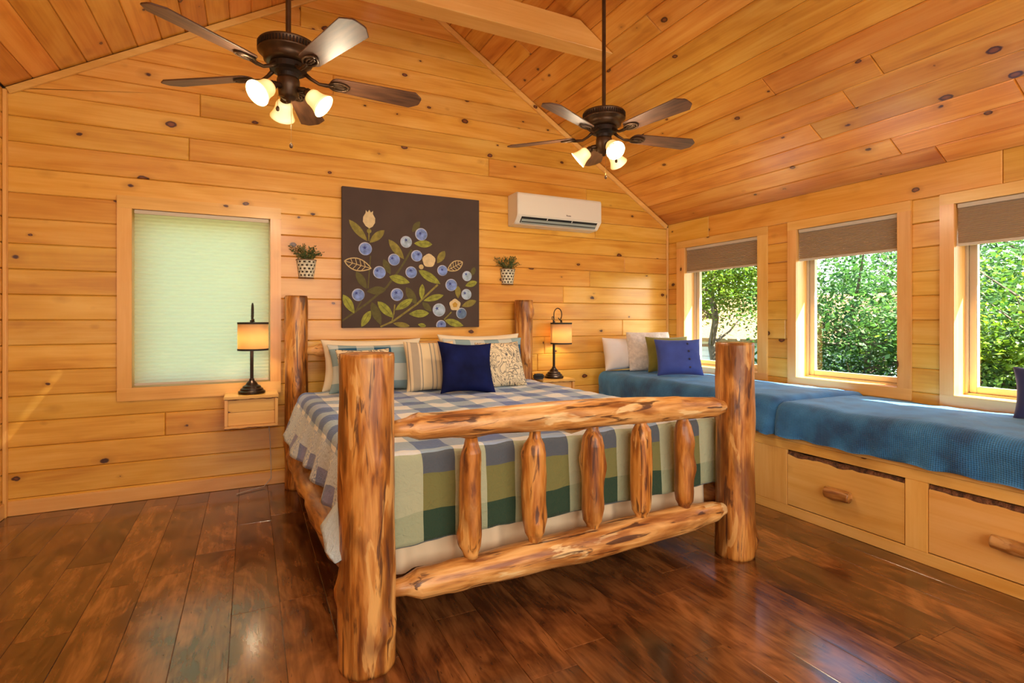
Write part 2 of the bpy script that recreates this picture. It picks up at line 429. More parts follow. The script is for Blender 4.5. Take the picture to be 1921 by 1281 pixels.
tag(bar('baseboard_back', (XL+.02, YB, .001), (3.2, YB, .001), (0, 0, 1), (0, -1, 0), .100, .014, trim_pine['X']), kind='structure')
tag(bar('baseboard_left', (XL, YF, .001), (XL, YB-.04, .001), (0, 0, 1), (1, 0, 0), .100, .014, trim_pine['Y']), kind='structure')
# collar tie beam spanning the slopes
def beam():
    y0, y1, zb, zt = 3.468, 3.63, 3.436, 3.63
    xl = lambda z: (z-zL)/mL+XL; xr = lambda z: XR-(z-zR)/mR
    bm = bmesh.new(); q = [(xl(zb)+.01, zb), (xr(zb)-.01, zb), (xr(zt)-.01, zt), (xl(zt)+.01, zt)]
    a = [bm.verts.new((p[0], y0, p[1])) for p in q]; b_ = [bm.verts.new((p[0], y1, p[1])) for p in q]
    bm.faces.new(a); bm.faces.new(b_[::-1])
    for i in range(4): bm.faces.new((a[i], b_[i], b_[(i+1) % 4], a[(i+1) % 4]))
    bmesh.ops.recalc_face_normals(bm, faces=bm.faces)
    bmesh.ops.bevel(bm, geom=list(bm.edges), offset=.004, segments=1, affect='EDGES')
    return obj('ceiling_beam', bm, trim_pine['X'])
bmo = beam(); tag(bmo, 'boxed pine tie beam crossing between the two ceiling slopes', 'beam')

# ------------------------------------------------------------------ windows
frame_m = simple('tan_window_frame', (.62, .50, .33), .4)
glass_m, n_, l_, b_ = mat('window_glass')
_t = n_.new('ShaderNodeBsdfTransparent'); _g = n_.new('ShaderNodeBsdfGlossy'); _g.inputs['Roughness'].default_value = 0.0
_f = n_.new('ShaderNodeFresnel'); _f.inputs['IOR'].default_value = 1.45; _x = n_.new('ShaderNodeMixShader')
_t.inputs['Color'].default_value = (.95, .98, .96, 1)
_b = n_.new('ShaderNodeNewGeometry'); _m = n_.new('ShaderNodeMath'); _m.operation = 'MULTIPLY_ADD'; _m.inputs[1].default_value = -1; _m.inputs[2].default_value = 1
l_.new(_b.outputs['Backfacing'], _m.inputs[0]); _n = n_.new('ShaderNodeMath'); _n.operation = 'MULTIPLY'; l_.new(_m.outputs[0], _n.inputs[0]); l_.new(_f.outputs[0], _n.inputs[1])
l_.new(_n.outputs[0], _x.inputs[0]); l_.new(_t.outputs[0], _x.inputs[1]); l_.new(_g.outputs[0], _x.inputs[2]); l_.new(_x.outputs[0], n_['Material Output'].inputs['Surface'])
def shade_material(name, col, trans):
    m, n, l, b = mat(name); out = n['Material Output']
    b.inputs['Base Color'].default_value = (*col, 1); b.inputs['Roughness'].default_value = .85
    t = n.new('ShaderNodeBsdfTranslucent'); t.inputs['Color'].default_value = (*[min(1, c*1.1) for c in col], 1)
    mx = n.new('ShaderNodeMixShader'); mx.inputs[0].default_value = trans
    l.new(b.outputs[0], mx.inputs[1]); l.new(t.outputs[0], mx.inputs[2]); l.new(mx.outputs[0], out.inputs['Surface'])
    return m
shade_lit = shade_material('cellular_shade_fabric', (.82, .84, .66), .75)
shade_tan = shade_material('raised_shade_fabric', (.56, .43, .28), .25)
rail_m = simple('shade_rail', (.62, .55, .42), .5)

def add_window(idx, along, wall, side, a0, a1, g0, g1, casing, glass_off=.19):
    """along: world direction of increasing a; wall: point on the interior face; side: direction out of the room"""
    A = Vector(along); Nn = Vector(side); O = Vector(wall)
    root = empty('window_%d' % idx, O+A*(a0+a1)/2+Z_*g0); root['kind'] = 'structure'
    base = root.location.copy()
    ax = 'X' if abs(A.x) > .5 else 'Y'
    def bx(name, lo, hi, m, bev=.002, par=root):
        # lo/hi = (a, depth outwards, z)
        bm = box(lo, hi, bev)
        M = Matrix((( A.x, Nn.x, 0, O.x-base.x), (A.y, Nn.y, 0, O.y-base.y), (0, 0, 1, -base.z), (0, 0, 0, 1)))
        bmesh.ops.transform(bm, matrix=M, verts=bm.verts)
        bmesh.ops.recalc_face_normals(bm, faces=bm.faces)
        return obj(name, bm, m, par)
    cl, cr, ct, cb = casing; tk = -.019
    tz, th = trim_pine['Z'], trim_pine[ax]
    bx('casing', (a0-cl, tk, g0), (a0, 0, g1), tz); bx('casing', (a1, tk, g0), (a1+cr, 0, g1), tz)
    bx('casing', (a0-cl, tk, g1), (a1+cr, 0, g1+ct), th); bx('casing', (a0-cl, tk, g0-cb), (a1+cr, 0, g0), th)
    D = .125
    bx('jamb', (a0-.016, 0, g0), (a0, D, g1), tz, .001); bx('jamb', (a1, 0, g0), (a1+.016, D, g1), tz, .001)
    bx('sill', (a0-.016, 0, g0-.02), (a1+.016, D, g0), th, .001); bx('head_jamb', (a0-.016, 0, g1), (a1+.016, D, g1+.02), th, .001)
    f0, f1, w_ = D-.002, D+.10, .045
    bx('frame', (a0-.016, f0, g0-.02), (a0+.012, f1, g1+.02), frame_m); bx('frame', (a1-.012, f0, g0-.02), (a1+.016, f1, g1+.02), frame_m)
    bx('frame', (a0+.012, f0, g0-.02), (a1-.012, f1, g0+.012), frame_m); bx('frame', (a0+.012, f0, g1-.012), (a1-.012, f1, g1+.02), frame_m)
    s0, s1 = D+.02, D+.06
    i0, i1, j0, j1 = a0+.013, a1-.013, g0+.013, g1-.013
    bx('sash', (i0, s0, j0), (i0+w_, s1, j1), frame_m, .004); bx('sash', (i1-w_, s0, j0), (i1, s1, j1), frame_m, .004)
    bx('sash', (i0+w_, s0, j0), (i1-w_, s1, j0+w_), frame_m, .004); bx('sash', (i0+w_, s0, j1-w_), (i1-w_, s1, j1), frame_m, .004)
    bx('pane', (i0+w_-.004, s0+.016, j0+w_-.004), (i1-w_+.004, s0+.021, j1-w_+.004), glass_m, 0)
    return root
add_window(1, (1, 0, 0), (0, YB, 0), (0, 1, 0), *WB, (.089, .079, .09, .094))
# right wall: a runs along Y
for i, (a0, a1, g0, g1) in enumerate(WR):
    cs = [(.105, .12, .076, .085), (.092, .084, .076, .085), (.084, .086, .076, .085)][i]
    add_window(i+2, (0, 1, 0), (XR, 0, 0), (1, 0, 0), a0, a1, g0, g1, cs)

def pleated(width, height, npl, depth, m, name, parent):
    v, f = [], []
    for k in range(2*npl+1):
        z = -height*k/(2*npl); d = 0 if k % 2 == 0 else -depth
        for sx in (-width/2, width/2): v += [(sx, d, z)]
    for k in range(2*npl): f.append((2*k, 2*k+1, 2*k+3, 2*k+2))
    for k in range(2*npl+1):            # the back of the honeycomb
        z = -height*k/(2*npl); d = depth*.8 if k % 2 == 0 else depth*1.8
        for sx in (-width/2, width/2): v += [(sx, d, z)]
    o = 2*(2*npl+1)
    for k in range(2*npl): f.append((o+2*k, o+2*k+2, o+2*k+3, o+2*k+1))
    return obj(name, pydata(name, v, f), m, parent)
def shade(loc, rotz, width, height, npl, m, label, group=None):
    r = empty('cellular_shade', loc, (0, 0, rotz)); tag(r, label, 'window shade', group)
    obj('head_rail', box((-width/2, -.008, -.028), (width/2, .03, 0), .003), rail_m, r)
    f = pleated(width, height-.045, npl, .009, m, 'pleated_fabric', r); f.location = (0, .008, -.028)
    obj('bottom_rail', box((-width/2, -.006, -height), (width/2, .024, -height+.018), .004), rail_m, r)
    return r
shade(((WB[0]+WB[1])/2, YB+.012, WB[3]-.002), 0, WB[1]-WB[0]-.022, 1.285, 46, shade_lit, 'closed pale green pleated shade glowing over the window beside the left lamp')
for i, (lab, hh) in enumerate((('raised beige shade above the window nearest the room corner', .272), ('raised beige shade in the middle of the three side windows', .272), ('raised beige shade in the side window cut by the right edge', .284))):
    a0, a1, g0, g1 = WR[i]
    shade((XR+.012, (a0+a1)/2, g1-.002), R(-90), a1-a0-.014, hh, 18, shade_tan, lab)

# eave that shades the side windows, outside
eave_m = simple('fascia', (.35, .2, .09), .7)
ev = obj('roof_eave', box((4.42, YF-.2, 1.975), (4.715, YB+.3, 2.13), .003), eave_m); ev['kind'] = 'structure'

#@@PART2
# ------------------------------------------------------------------ log bed
def log(name, p0, p1, prof, m, parent, seg=18, rough=.10, bend=(0, 0, 0), seed=0, knots=4, n=26):
    """round log from p0 to p1; prof = [(t, radius)], local to the parent, long axis from p0"""
    p0, p1 = Vector(p0), Vector(p1); d = p1-p0; L = d.length; t = d/L
    up = Vector((0, 0, 1)) if abs(t.z) < .9 else Vector((1, 0, 0))
    s = t.cross(up).normalized(); u = s.cross(t); bend = Vector(bend); rng = random.Random(seed)
    kn = [(rng.random(), rng.uniform(0, 6.28), rng.uniform(.10, .28)) for _ in range(knots)]
    ts = sorted({i/n for i in range(n+1)} | {a for a, _ in prof})
    def rad(x):
        for (a, ra), (b, rb) in zip(prof, prof[1:]):
            if a <= x <= b: return ra+(rb-ra)*((x-a)/(b-a) if b > a else 0)
        return prof[-1][1]
    bm = bmesh.new(); rings = []
    for x in ts:
        r0 = rad(x); c = t*(L*x)+bend*math.sin(math.pi*x)
        ring = []
        for k in range(seg):
            a = 2*math.pi*k/seg
            nn = noise.noise(Vector((math.cos(a)*1.3+seed*3.1, math.sin(a)*1.3, x*L*3.2)))
            n2 = noise.noise(Vector((math.cos(a)*4+seed*7.7, math.sin(a)*4, x*L*7)))
            rr = r0*(1+rough*nn+rough*.5*n2)
            for (kx, ka, kh) in kn:
                da = (a-ka+math.pi) % (2*math.pi)-math.pi
                q = ((x-kx)*L/.045)**2+(da*r0/.035)**2
                rr += kh*r0*math.exp(-q)
            ring.append(bm.verts.new(c+(u*math.cos(a)+s*math.sin(a))*rr))
        rings.append(ring)
    for a, b in zip(rings, rings[1:]):
        for k in range(seg): bm.faces.new((a[k], b[k], b[(k+1) % seg], a[(k+1) % seg]))
    bm.faces.new(rings[0]); bm.faces.new(rings[-1][::-1])
    bmesh.ops.recalc_face_normals(bm, faces=bm.faces)
    for f in bm.faces: f.smooth = len(f.verts) == 4
    return obj(name, bm, m, parent, loc=p0)

TB = R(1.8)
bed = empty('log_bed', (0.405, 2.09, 0), (0, 0, TB))
tag(bed, 'king bed built of peeled honey coloured logs, four thick round posts', 'bed')
BW, BL = 2.05, 2.44
post = lambda x, y, h, r0, r1, sd, kn: log('foot_post' if y == 0 else 'head_post', (x, y, 0), (x, y, h), [(0, r0*.97), (.012, r0), (.4, (r0+r1)/2), (.985, r1), (1, r1*.97)], log_z, bed, seg=28, rough=.07, seed=sd, knots=kn, n=34)
post(0, 0, 1.19, .108, .104, 1, 3); post(BW, 0, 1.19, .106, .103, 2, 3)
post(0, BL, 1.505, .088, .084, 3, 9); post(BW, BL, 1.505, .088, .086, 4, 8)
# foot board: top rail, bottom rail, five spindles
log('top_rail', (.09, 0, .888), (BW-.08, 0, .835), [(0, .030), (.035, .034), (.06, .052), (.12, .056), (.5, .070), (.8, .062), (.95, .056), (.985, .036), (1, .034)], log_x, bed, seed=11, rough=.09, bend=(0, 0, .012), knots=6, n=44)
log('bottom_rail', (.09, 0, .262), (BW-.08, 0, .272), [(0, .030), (.03, .036), (.06, .060), (.2, .064), (.5, .078), (.85, .072), (.9, .058), (.95, .055), (.98, .036), (1, .034)], log_x, bed, seed=12, rough=.12, bend=(0, 0, -.01), knots=5, n=44)
for i, (u, r0) in enumerate(((.436, .045), (.745, .052), (1.066, .053), (1.366, .054), (1.66, .050))):
    log('spindle', (u, 0, .315), (u+random.uniform(-.006, .006), 0, .822), [(0, .026), (.05, .030), (.10, r0*.86), (.2, r0), (.5, r0*1.04), (.8, r0), (.88, r0*.85), (.94, .027), (1, .024)], log_sp, bed, seed=20+i, rough=.14, knots=5, n=24, bend=(random.uniform(-.008, .008), 0, 0))
# side rails, knobbly
for x, sd in ((0.0, 31), (BW, 32)):
    log('side_rail', (x, .085, .31), (x, BL-.07, .31), [(0, .045), (.04, .075), (.3, .105), (.6, .098), (.95, .085), (1, .05)], log_y, bed, seed=sd, rough=.28, knots=16, n=60)
# headboard
log('headboard_rail', (.07, BL+.0, 1.07), (BW-.07, BL, 1.08), [(0, .032), (.03, .036), (.055, .052), (.5, .060), (.95, .056), (1, .034)], log_x, bed, seed=41, rough=.12, knots=6, n=40)
log('headboard_rail', (.07, BL+.0, .50), (BW-.07, BL, .50), [(0, .035), (.05, .055), (.5, .062), (1, .04)], log_x, bed, seed=42, rough=.12, knots=5, n=30)
for i in range(5):
    u = .42+i*.305
    log('headboard_spindle', (u, BL, .54), (u, BL, 1.04), [(0, .024), (.1, .045), (.5, .050), (.9, .042), (1, .024)], log_sp, bed, seed=50+i, rough=.12, knots=3, n=16)

white_cloth = simple('white_cotton', (.76, .70, .60), .85, sheen=.2, bump=.15, bscale=25)
def bedpt(u, v, z=0):
    return Vector((bed.location.x+u*math.cos(TB)-v*math.sin(TB), bed.location.y+u*math.sin(TB)+v*math.cos(TB), z))
mt = tag(obj('mattress', box((.07, .16, .44), (BW-.07, 2.30, .735), .05), white_cloth, loc=bed.location, rot=(0, 0, TB), smooth=True), 'white king mattress under the plaid quilt on the log bed', 'mattress')
bs = tag(obj('box_spring', box((.09, .18, .235), (BW-.09, 2.30, .438), .02), white_cloth, loc=bed.location, rot=(0, 0, TB)), 'white box spring under the mattress of the log bed', 'box spring')

# ruffled bed skirt across the foot and the right side
skirt_m = simple('cream_skirt', (.80, .66, .44), .85, sheen=.2, bump=.1, bscale=12)
def skirt():
    v, f = [], []; path = []
    a = .02
    N1, N2 = 110, 110
    for i in range(N1+1):
        u = .10+(BW-.20)*i/N1; path.append((u, .136+.015*math.sin(u*29)+.008*math.sin(u*57+1), 0))
    for i in range(1, N2+1):
        y = .15+2.05*i/N2; path.append((BW-.082+.008*math.sin(y*31), y, 0))
    H = 8
    for (x, y, _) in path:
        for k in range(H+1):
            t = k/H; z = .50-.245*t
            fl_ = .6+.4*t
            yy = y if x < BW-.1 else y
            v.append((x, .16+(y-.16)*fl_ if y < .16 else y, z))
    n = len(path)
    for i in range(n-1):
        for k in range(H): f.append((i*(H+1)+k, (i+1)*(H+1)+k, (i+1)*(H+1)+k+1, i*(H+1)+k+1))
    return pydata('bed_skirt', v, f)
sk = obj('bed_skirt', skirt(), skirt_m, loc=bed.location, rot=(0, 0, TB), smooth=True)
tag(sk, 'cream gathered bed skirt hanging below the plaid quilt', 'bed skirt')

# plaid quilt -------------------------------------------------------
def quilt_material():
    m, n, l, b = mat('plaid_quilt')
    tc = n.new('ShaderNodeTexCoord'); sx = n.new('ShaderNodeSeparateXYZ')
    # small hand-woven unevenness
    nz = n.new('ShaderNodeTexNoise'); nz.inputs['Scale'].default_value = 3; l.new(tc.outputs['UV'], nz.inputs['Vector'])
    uv = mixc(n, l, .02, tc.outputs['UV'], nz.outputs['Color'], 'ADD'); l.new(uv, sx.inputs[0])
    S, T = sx.outputs[0], sx.outputs[1]     # metres across (0..W) and along (0 = foot hem)
    def stripe(x, per, off):
        fr = mth(n, l, 'FRACT', mth(n, l, 'ADD', mth(n, l, 'DIVIDE', x, per), off)); return mth(n, l, 'LESS_THAN', fr, .5)
    A = stripe(S, .295, .16); B = stripe(T, .29, .50)
    both = mth(n, l, 'MULTIPLY', A, B); one = mth(n, l, 'SUBTRACT', mth(n, l, 'ADD', A, B), mth(n, l, 'MULTIPLY', both, 2))
    # columns drift between purple-blue and blue-green
    tint = n.new('ShaderNodeTexNoise'); tint.inputs['Scale'].default_value = 2.4; l.new(tc.outputs['UV'], tint.inputs['Vector'])
    tr = ramp(n, [(.42, (.09, .17, .38)), (.6, (.11, .19, .50))]); l.new(tint.outputs['Fac'], tr.inputs[0])
    t1 = ramp(n, [(.42, (.32, .45, .58)), (.6, (.33, .43, .66))]); l.new(tint.outputs['Fac'], t1.inputs[0])
    top = mixc(n, l, one, (.74, .77, .76), t1.outputs[0]); top = mixc(n, l, both, top, tr.outputs[0])
    # foot drop: sage, olive and dark green
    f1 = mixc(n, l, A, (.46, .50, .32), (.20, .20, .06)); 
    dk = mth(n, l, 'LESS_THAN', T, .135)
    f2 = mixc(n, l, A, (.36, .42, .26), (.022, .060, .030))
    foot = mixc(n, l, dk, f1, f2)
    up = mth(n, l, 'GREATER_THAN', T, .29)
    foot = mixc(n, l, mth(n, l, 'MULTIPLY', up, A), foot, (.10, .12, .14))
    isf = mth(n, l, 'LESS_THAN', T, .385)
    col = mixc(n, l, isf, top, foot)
    # side drop: bleached patchwork with blue and violet blocks
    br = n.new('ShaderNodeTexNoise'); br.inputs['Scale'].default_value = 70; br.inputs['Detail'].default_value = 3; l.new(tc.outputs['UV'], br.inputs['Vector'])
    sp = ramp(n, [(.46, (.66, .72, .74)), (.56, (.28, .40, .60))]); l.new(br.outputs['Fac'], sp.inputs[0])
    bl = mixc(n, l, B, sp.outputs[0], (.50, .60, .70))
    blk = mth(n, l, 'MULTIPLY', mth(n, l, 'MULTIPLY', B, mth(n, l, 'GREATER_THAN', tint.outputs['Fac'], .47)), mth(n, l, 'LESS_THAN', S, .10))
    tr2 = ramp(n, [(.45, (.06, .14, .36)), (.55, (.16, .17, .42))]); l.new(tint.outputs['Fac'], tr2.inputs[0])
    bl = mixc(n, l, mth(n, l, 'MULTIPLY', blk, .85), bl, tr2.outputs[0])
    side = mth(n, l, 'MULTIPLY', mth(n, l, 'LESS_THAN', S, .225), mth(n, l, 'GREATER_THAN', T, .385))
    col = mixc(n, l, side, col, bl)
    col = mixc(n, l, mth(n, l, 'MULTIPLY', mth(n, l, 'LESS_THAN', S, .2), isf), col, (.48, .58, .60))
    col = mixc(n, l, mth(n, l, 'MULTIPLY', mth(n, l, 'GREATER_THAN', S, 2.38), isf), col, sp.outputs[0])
    hem = mth(n, l, 'LESS_THAN', T, .012)
    col = mixc(n, l, hem, col, (.10, .14, .15))
    l.new(col, b.inputs['Base Color']); b.inputs['Roughness'].default_value = .85; b.inputs['Sheen Weight'].default_value = .15
    # quilting
    q1 = n.new('ShaderNodeTexNoise'); q1.inputs['Scale'].default_value = 26; q1.inputs['Detail'].default_value = 3; q1.inputs['Distortion'].default_value = 1.5
    l.new(tc.outputs['UV'], q1.inputs['Vector'])
    bp = n.new('ShaderNodeBump'); bp.inputs['Strength'].default_value = .8; bp.inputs['Distance'].default_value = .008
    l.new(q1.outputs['Fac'], bp.inputs['Height']); l.new(bp.outputs[0], b.inputs['Normal'])
    return m
quilt_m = quilt_material()
def quilt():
    # S: left hem..right hem ; T: foot hem..head
    SD, FD = .33, .40                   # side / foot drop lengths of cloth
    U0, U1, V0, V1 = .05, BW-.05, .135, 2.27
    ZT = .752
    W = SD*2+(U1-U0); Lc = FD+(V1-V0); NS, NT = 150, 130
    v, f, uv = [], [], []
    def P(s, t):
        a = max(0, SD-s); a2 = max(0, s-(W-SD)); b_ = max(0, FD-t)
        u = U0+min(max(s-SD, 0), U1-U0); vv = V0+max(t-FD, 0)
        sgn = -1 if a > 0 else 1; aa = max(a, a2)
        z = ZT+.010*noise.noise(Vector((s*4, t*4, 0)))+.006*noise.noise(Vector((s*13, t*13, 2)))
        r = math.hypot(aa, b_)
        if r > 0:
            rr = .055                     # rounded edge
            th = min(r/rr, math.pi/2); dx = rr*math.sin(th); dz = rr*(1-math.cos(th))
            if aa > 0 and b_ > 0: r = .40+.35*(r-.40) if r > .40 else r
            rest = max(0, r-rr*math.pi/2)
            vh = min(1, max(0, (t-FD)/(V1-V0)))
            if sgn < 0: flare = .16+.34*vh
            else: flare = .18
            if b_ > aa: flare = .06
            if aa > 0 and b_ > 0: flare = .72 if sgn < 0 else .12
            k = math.sin(math.atan(flare)); 
            # folds grow towards the hem
            along = (t if aa >= b_ else s)
            fold = rest*.22*noise.noise(Vector((along*5.5, rest*2, 5+sgn)))+rest*.02*math.sin(along*23+sgn)
            out = dx+rest*k+fold*(.15 if (aa > 0 and b_ > 0) else (.5 if b_ > aa else 1))
            z -= dz+rest*math.cos(math.atan(flare))
            ang = math.atan2(b_, aa)
            u += sgn*out*math.cos(ang) ; vv -= out*math.sin(ang)*(.55 if aa == 0 else .7)
        return (u, vv, z)
    for j in range(NT+1):
        for i in range(NS+1):
            s = W*i/NS; t = Lc*j/NT
            v.append(P(s, t)); uv.append((s, t))
    for j in range(NT):
        for i in range(NS): f.append((j*(NS+1)+i, j*(NS+1)+i+1, (j+1)*(NS+1)+i+1, (j+1)*(NS+1)+i))
    me = pydata('quilt', v, f); ul = me.uv_layers.new(name='UVMap')
    for lp in me.loops: ul.data[lp.index].uv = uv[lp.vertex_index]
    return me
ql = obj('quilt', quilt(), quilt_m, loc=bed.location, rot=(0, 0, TB), smooth=True)
so = ql.modifiers.new('thick', 'SOLIDIFY'); so.thickness = .008; so.offset = 1
tag(ql, 'blue, cream and olive plaid quilt spread over the log bed', 'quilt')

# ------------------------------------------------------------------ pillows
def pillow_mesh(name, w_, h, t, n=22, flange=0.0, wr=.5, seed=0, pinch=.10):
    v, f = [], []
    idx = {}
    for side in (1, -1):
        for j in range(n+1):
            for i in range(n+1):
                x, y = -1+2*i/n, -1+2*j/n
                if side == -1 and (i in (0, n) or j in (0, n)): idx[(side, i, j)] = idx[(1, i, j)]; continue
                ex = 1-pinch*(1-y*y)*abs(x)**3; ey = 1-pinch*(1-x*x)*abs(y)**3
                px, py = x*ex*w_/2, y*ey*h/2
                fx = max(0, 1-(abs(x)*(1+flange))**2.6) if abs(x)*(1+flange) < 1 else 0
                fy = max(0, 1-(abs(y)*(1+flange))**2.6) if abs(y)*(1+flange) < 1 else 0
                th = t/2*(fx*fy)**.52
                nn = noise.noise(Vector((x*2.3+seed, y*2.3, side*2)))*.12+noise.noise(Vector((x*6+seed, y*6, side)))*.05
                th *= 1+wr*nn*2
                idx[(side, i, j)] = len(v)
                v.append((px, -side*(th+.0012) + .012*noise.noise(Vector((x*1.6+seed, y*1.6, 9)))*(wr), py+h/2))
    for side in (1, -1):
        for j in range(n):
            for i in range(n):
                q = [idx[(side, i, j)], idx[(side, i+1, j)], idx[(side, i+1, j+1)], idx[(side, i, j+1)]]
                f.append(q if side == 1 else q[::-1])
    return pydata(name, v, f)
def pillow(name, label, loc, w_, h, t, m, lean=20, rz=0, roll=0, group=None, **k):
    """front face looks along local -Y; stands on its lower edge and leans back"""
    o = obj(name, pillow_mesh(name, w_, h, t, **k), m, loc=loc, rot=Euler((R(-lean), R(roll), R(rz)), 'XYZ'), smooth=True)
    ss = o.modifiers.new('sub', 'SUBSURF'); ss.levels = 1; ss.render_levels = 1
    return tag(o, label, 'pillow', group)

def fabric_noise(n, l, scale, det=3):
    tc = n.new('ShaderNodeTexCoord'); t = n.new('ShaderNodeTexNoise'); t.inputs['Scale'].default_value = scale; t.inputs['Detail'].default_value = det
    l.new(tc.outputs['Object'], t.inputs['Vector']); return tc, t
def cloth_bump(n, l, b, tc, scale=9, st=.3, dist=.01):
    t = n.new('ShaderNodeTexNoise'); t.inputs['Scale'].default_value = scale; t.inputs['Detail'].default_value = 3; t.inputs['Distortion'].default_value = 1
    l.new(tc.outputs['Object'], t.inputs['Vector'])
    bp = n.new('ShaderNodeBump'); bp.inputs['Strength'].default_value = st; bp.inputs['Distance'].default_value = dist
    l.new(t.outputs['Fac'], bp.inputs['Height']); l.new(bp.outputs[0], b.inputs['Normal'])
def sham_material():
    m, n, l, b = mat('checked_sham'); tc, t = fabric_noise(n, l, 2)
    s = n.new('ShaderNodeSeparateXYZ'); l.new(tc.outputs['Object'], s.inputs[0])
    def st(x, per, off): return mth(n, l, 'LESS_THAN', mth(n, l, 'FRACT', mth(n, l, 'ADD', mth(n, l, 'DIVIDE', x, per), off)), .5)
    A = st(s.outputs[0], .27, .02); B = st(s.outputs[2], .27, .20); AB = mth(n, l, 'MULTIPLY', A, B)
    one = mth(n, l, 'SUBTRACT', mth(n, l, 'ADD', A, B), mth(n, l, 'MULTIPLY', AB, 2))
    col = mixc(n, l, one, (.56, .62, .58), (.27, .40, .44)); col = mixc(n, l, AB, col, (.015, .09, .18))
    l.new(col, b.inputs['Base Color']); b.inputs['Roughness'].default_value = .85; cloth_bump(n, l, b, tc); return m
def stripe_material():
    m, n, l, b = mat('striped_ticking'); tc, t = fabric_noise(n, l, 2)
    s = n.new('ShaderNodeSeparateXYZ'); l.new(tc.outputs['Object'], s.inputs[0])
    x = mth(n, l, 'MULTIPLY_ADD', s.outputs[0], 2.2, .5)
    r = ramp(n, [(0, (.72, .58, .36)), (.06, (.72, .58, .36)), (.10, (.30, .26, .20)), (.115, (.70, .58, .38)), (.16, (.42, .36, .27)), (.27, (.42, .36, .27)), (.28, (.74, .62, .42)), (.31, (.28, .27, .22)), (.325, (.76, .62, .38)), (.47, (.76, .62, .38)), (.48, (.30, .28, .24)), (.50, (.74, .60, .38)), (.55, (.35, .33, .28)), (.57, (.72, .58, .36)), (.62, (.46, .36, .25)), (.70, (.72, .58, .36))])
    r.color_ramp.interpolation = 'CONSTANT'; l.new(x, r.inputs[0]); l.new(r.outputs[0], b.inputs['Base Color'])
    b.inputs['Roughness'].default_value = .85; cloth_bump(n, l, b, tc); return m
def floral_material():
    m, n, l, b = mat('printed_floral'); tc, t = fabric_noise(n, l, 2)
    w1 = n.new('ShaderNodeTexNoise'); w1.inputs['Scale'].default_value = 6; w1.inputs['Distortion'].default_value = 3.0; w1.inputs['Detail'].default_value = 1
    l.new(tc.outputs['Object'], w1.inputs['Vector'])
    fr = mth(n, l, 'FRACT', mth(n, l, 'MULTIPLY', w1.outputs['Fac'], 7))
    r = ramp(n, [(0, (.76, .64, .42)), (.50, (.76, .64, .42)), (.52, (.05, .05, .06)), (.62, (.05, .05, .06)), (.64, (.42, .36, .25)), (.80, (.42, .36, .25)), (.82, (.07, .07, .08)), (.88, (.76, .64, .42))])
    r.color_ramp.interpolation = 'CONSTANT'; l.new(fr, r.inputs[0])
    v = n.new('ShaderNodeTexVoronoi'); v.inputs['Scale'].default_value = 22; l.new(tc.outputs['Object'], v.inputs['Vector'])
    d = ramp(n, [(.16, (1, 1, 1)), (.2, (0, 0, 0))]); l.new(v.outputs['Distance'], d.inputs[0])
    col = mixc(n, l, mth(n, l, 'MULTIPLY', d.outputs[0], .6), r.outputs[0], (.30, .27, .22))
    l.new(col, b.inputs['Base Color']); b.inputs['Roughness'].default_value = .85; cloth_bump(n, l, b, tc); return m
sham_m, stripe_m, floral_m = sham_material(), stripe_material(), floral_material()
navy_m = simple('navy_velvet', (.004, .008, .060), .8, spec=.12, sheen=.0, bump=.25, bscale=7, var=.5, vscale=7)
ivory_m = simple('ivory_pillowcase', (.82, .72, .52), .85, sheen=.2, bump=.2, bscale=9)
linen_m = simple('white_linen', (.80, .76, .72), .85, sheen=.2, bump=.2, bscale=9)
green_m = simple('moss_green_cloth', (.21, .20, .02), .75, sheen=.4, bump=.5, bscale=14, var=.25)
blue_m = simple('royal_blue_cloth', (.030, .065, .33), .75, sheen=.2, bump=.2, bscale=9, var=.15)
fur_m = simple('faux_fur', (.74, .68, .60), .9, sheen=.5, bump=1.0, bscale=45, var=.15, vscale=30)
ZQ = .748
pillow('pillow', 'ivory pillow standing behind the checked sham at the left of the headboard', (.90, 4.37, ZQ), .84, .425, .13, ivory_m, lean=8, rz=1.8, seed=1)
pillow('pillow', 'ivory pillow whose corners show above the checked sham on the right', (1.86, 4.40, ZQ), .84, .455, .13, ivory_m, lean=8, rz=1.8, seed=2, pinch=.12)
pillow('sham', 'blue checked sham half hidden by the front left bed post', (.885, 4.22, ZQ), .74, .40, .13, sham_m, lean=15, rz=2, seed=3, pinch=.12)
pillow('sham', 'pale blue checked sham behind the navy and floral pillows', (1.85, 4.25, ZQ), .80, .43, .13, sham_m, lean=15, rz=1, seed=4)
pillow('striped_pillow', 'cream and tan striped square pillow left of the navy one', (1.285, 4.03, ZQ), .43, .43, .13, stripe_m, lean=20, rz=-3, seed=5)
pillow('floral_pillow', 'cream pillow with black floral print behind the front left bed post', (.77, 3.98, ZQ), .42, .38, .13, floral_m, lean=20, rz=4, seed=6)
pillow('floral_pillow', 'cream pillow with black floral print right of the navy one', (1.90, 3.98, ZQ), .45, .42, .14, floral_m, lean=22, rz=8, seed=7)
pillow('velvet_pillow', 'dark navy velvet square pillow in the centre of the bed', (1.48, 3.76, ZQ), .46, .44, .15, navy_m, lean=24, rz=-4, roll=3, seed=8, pinch=.16)

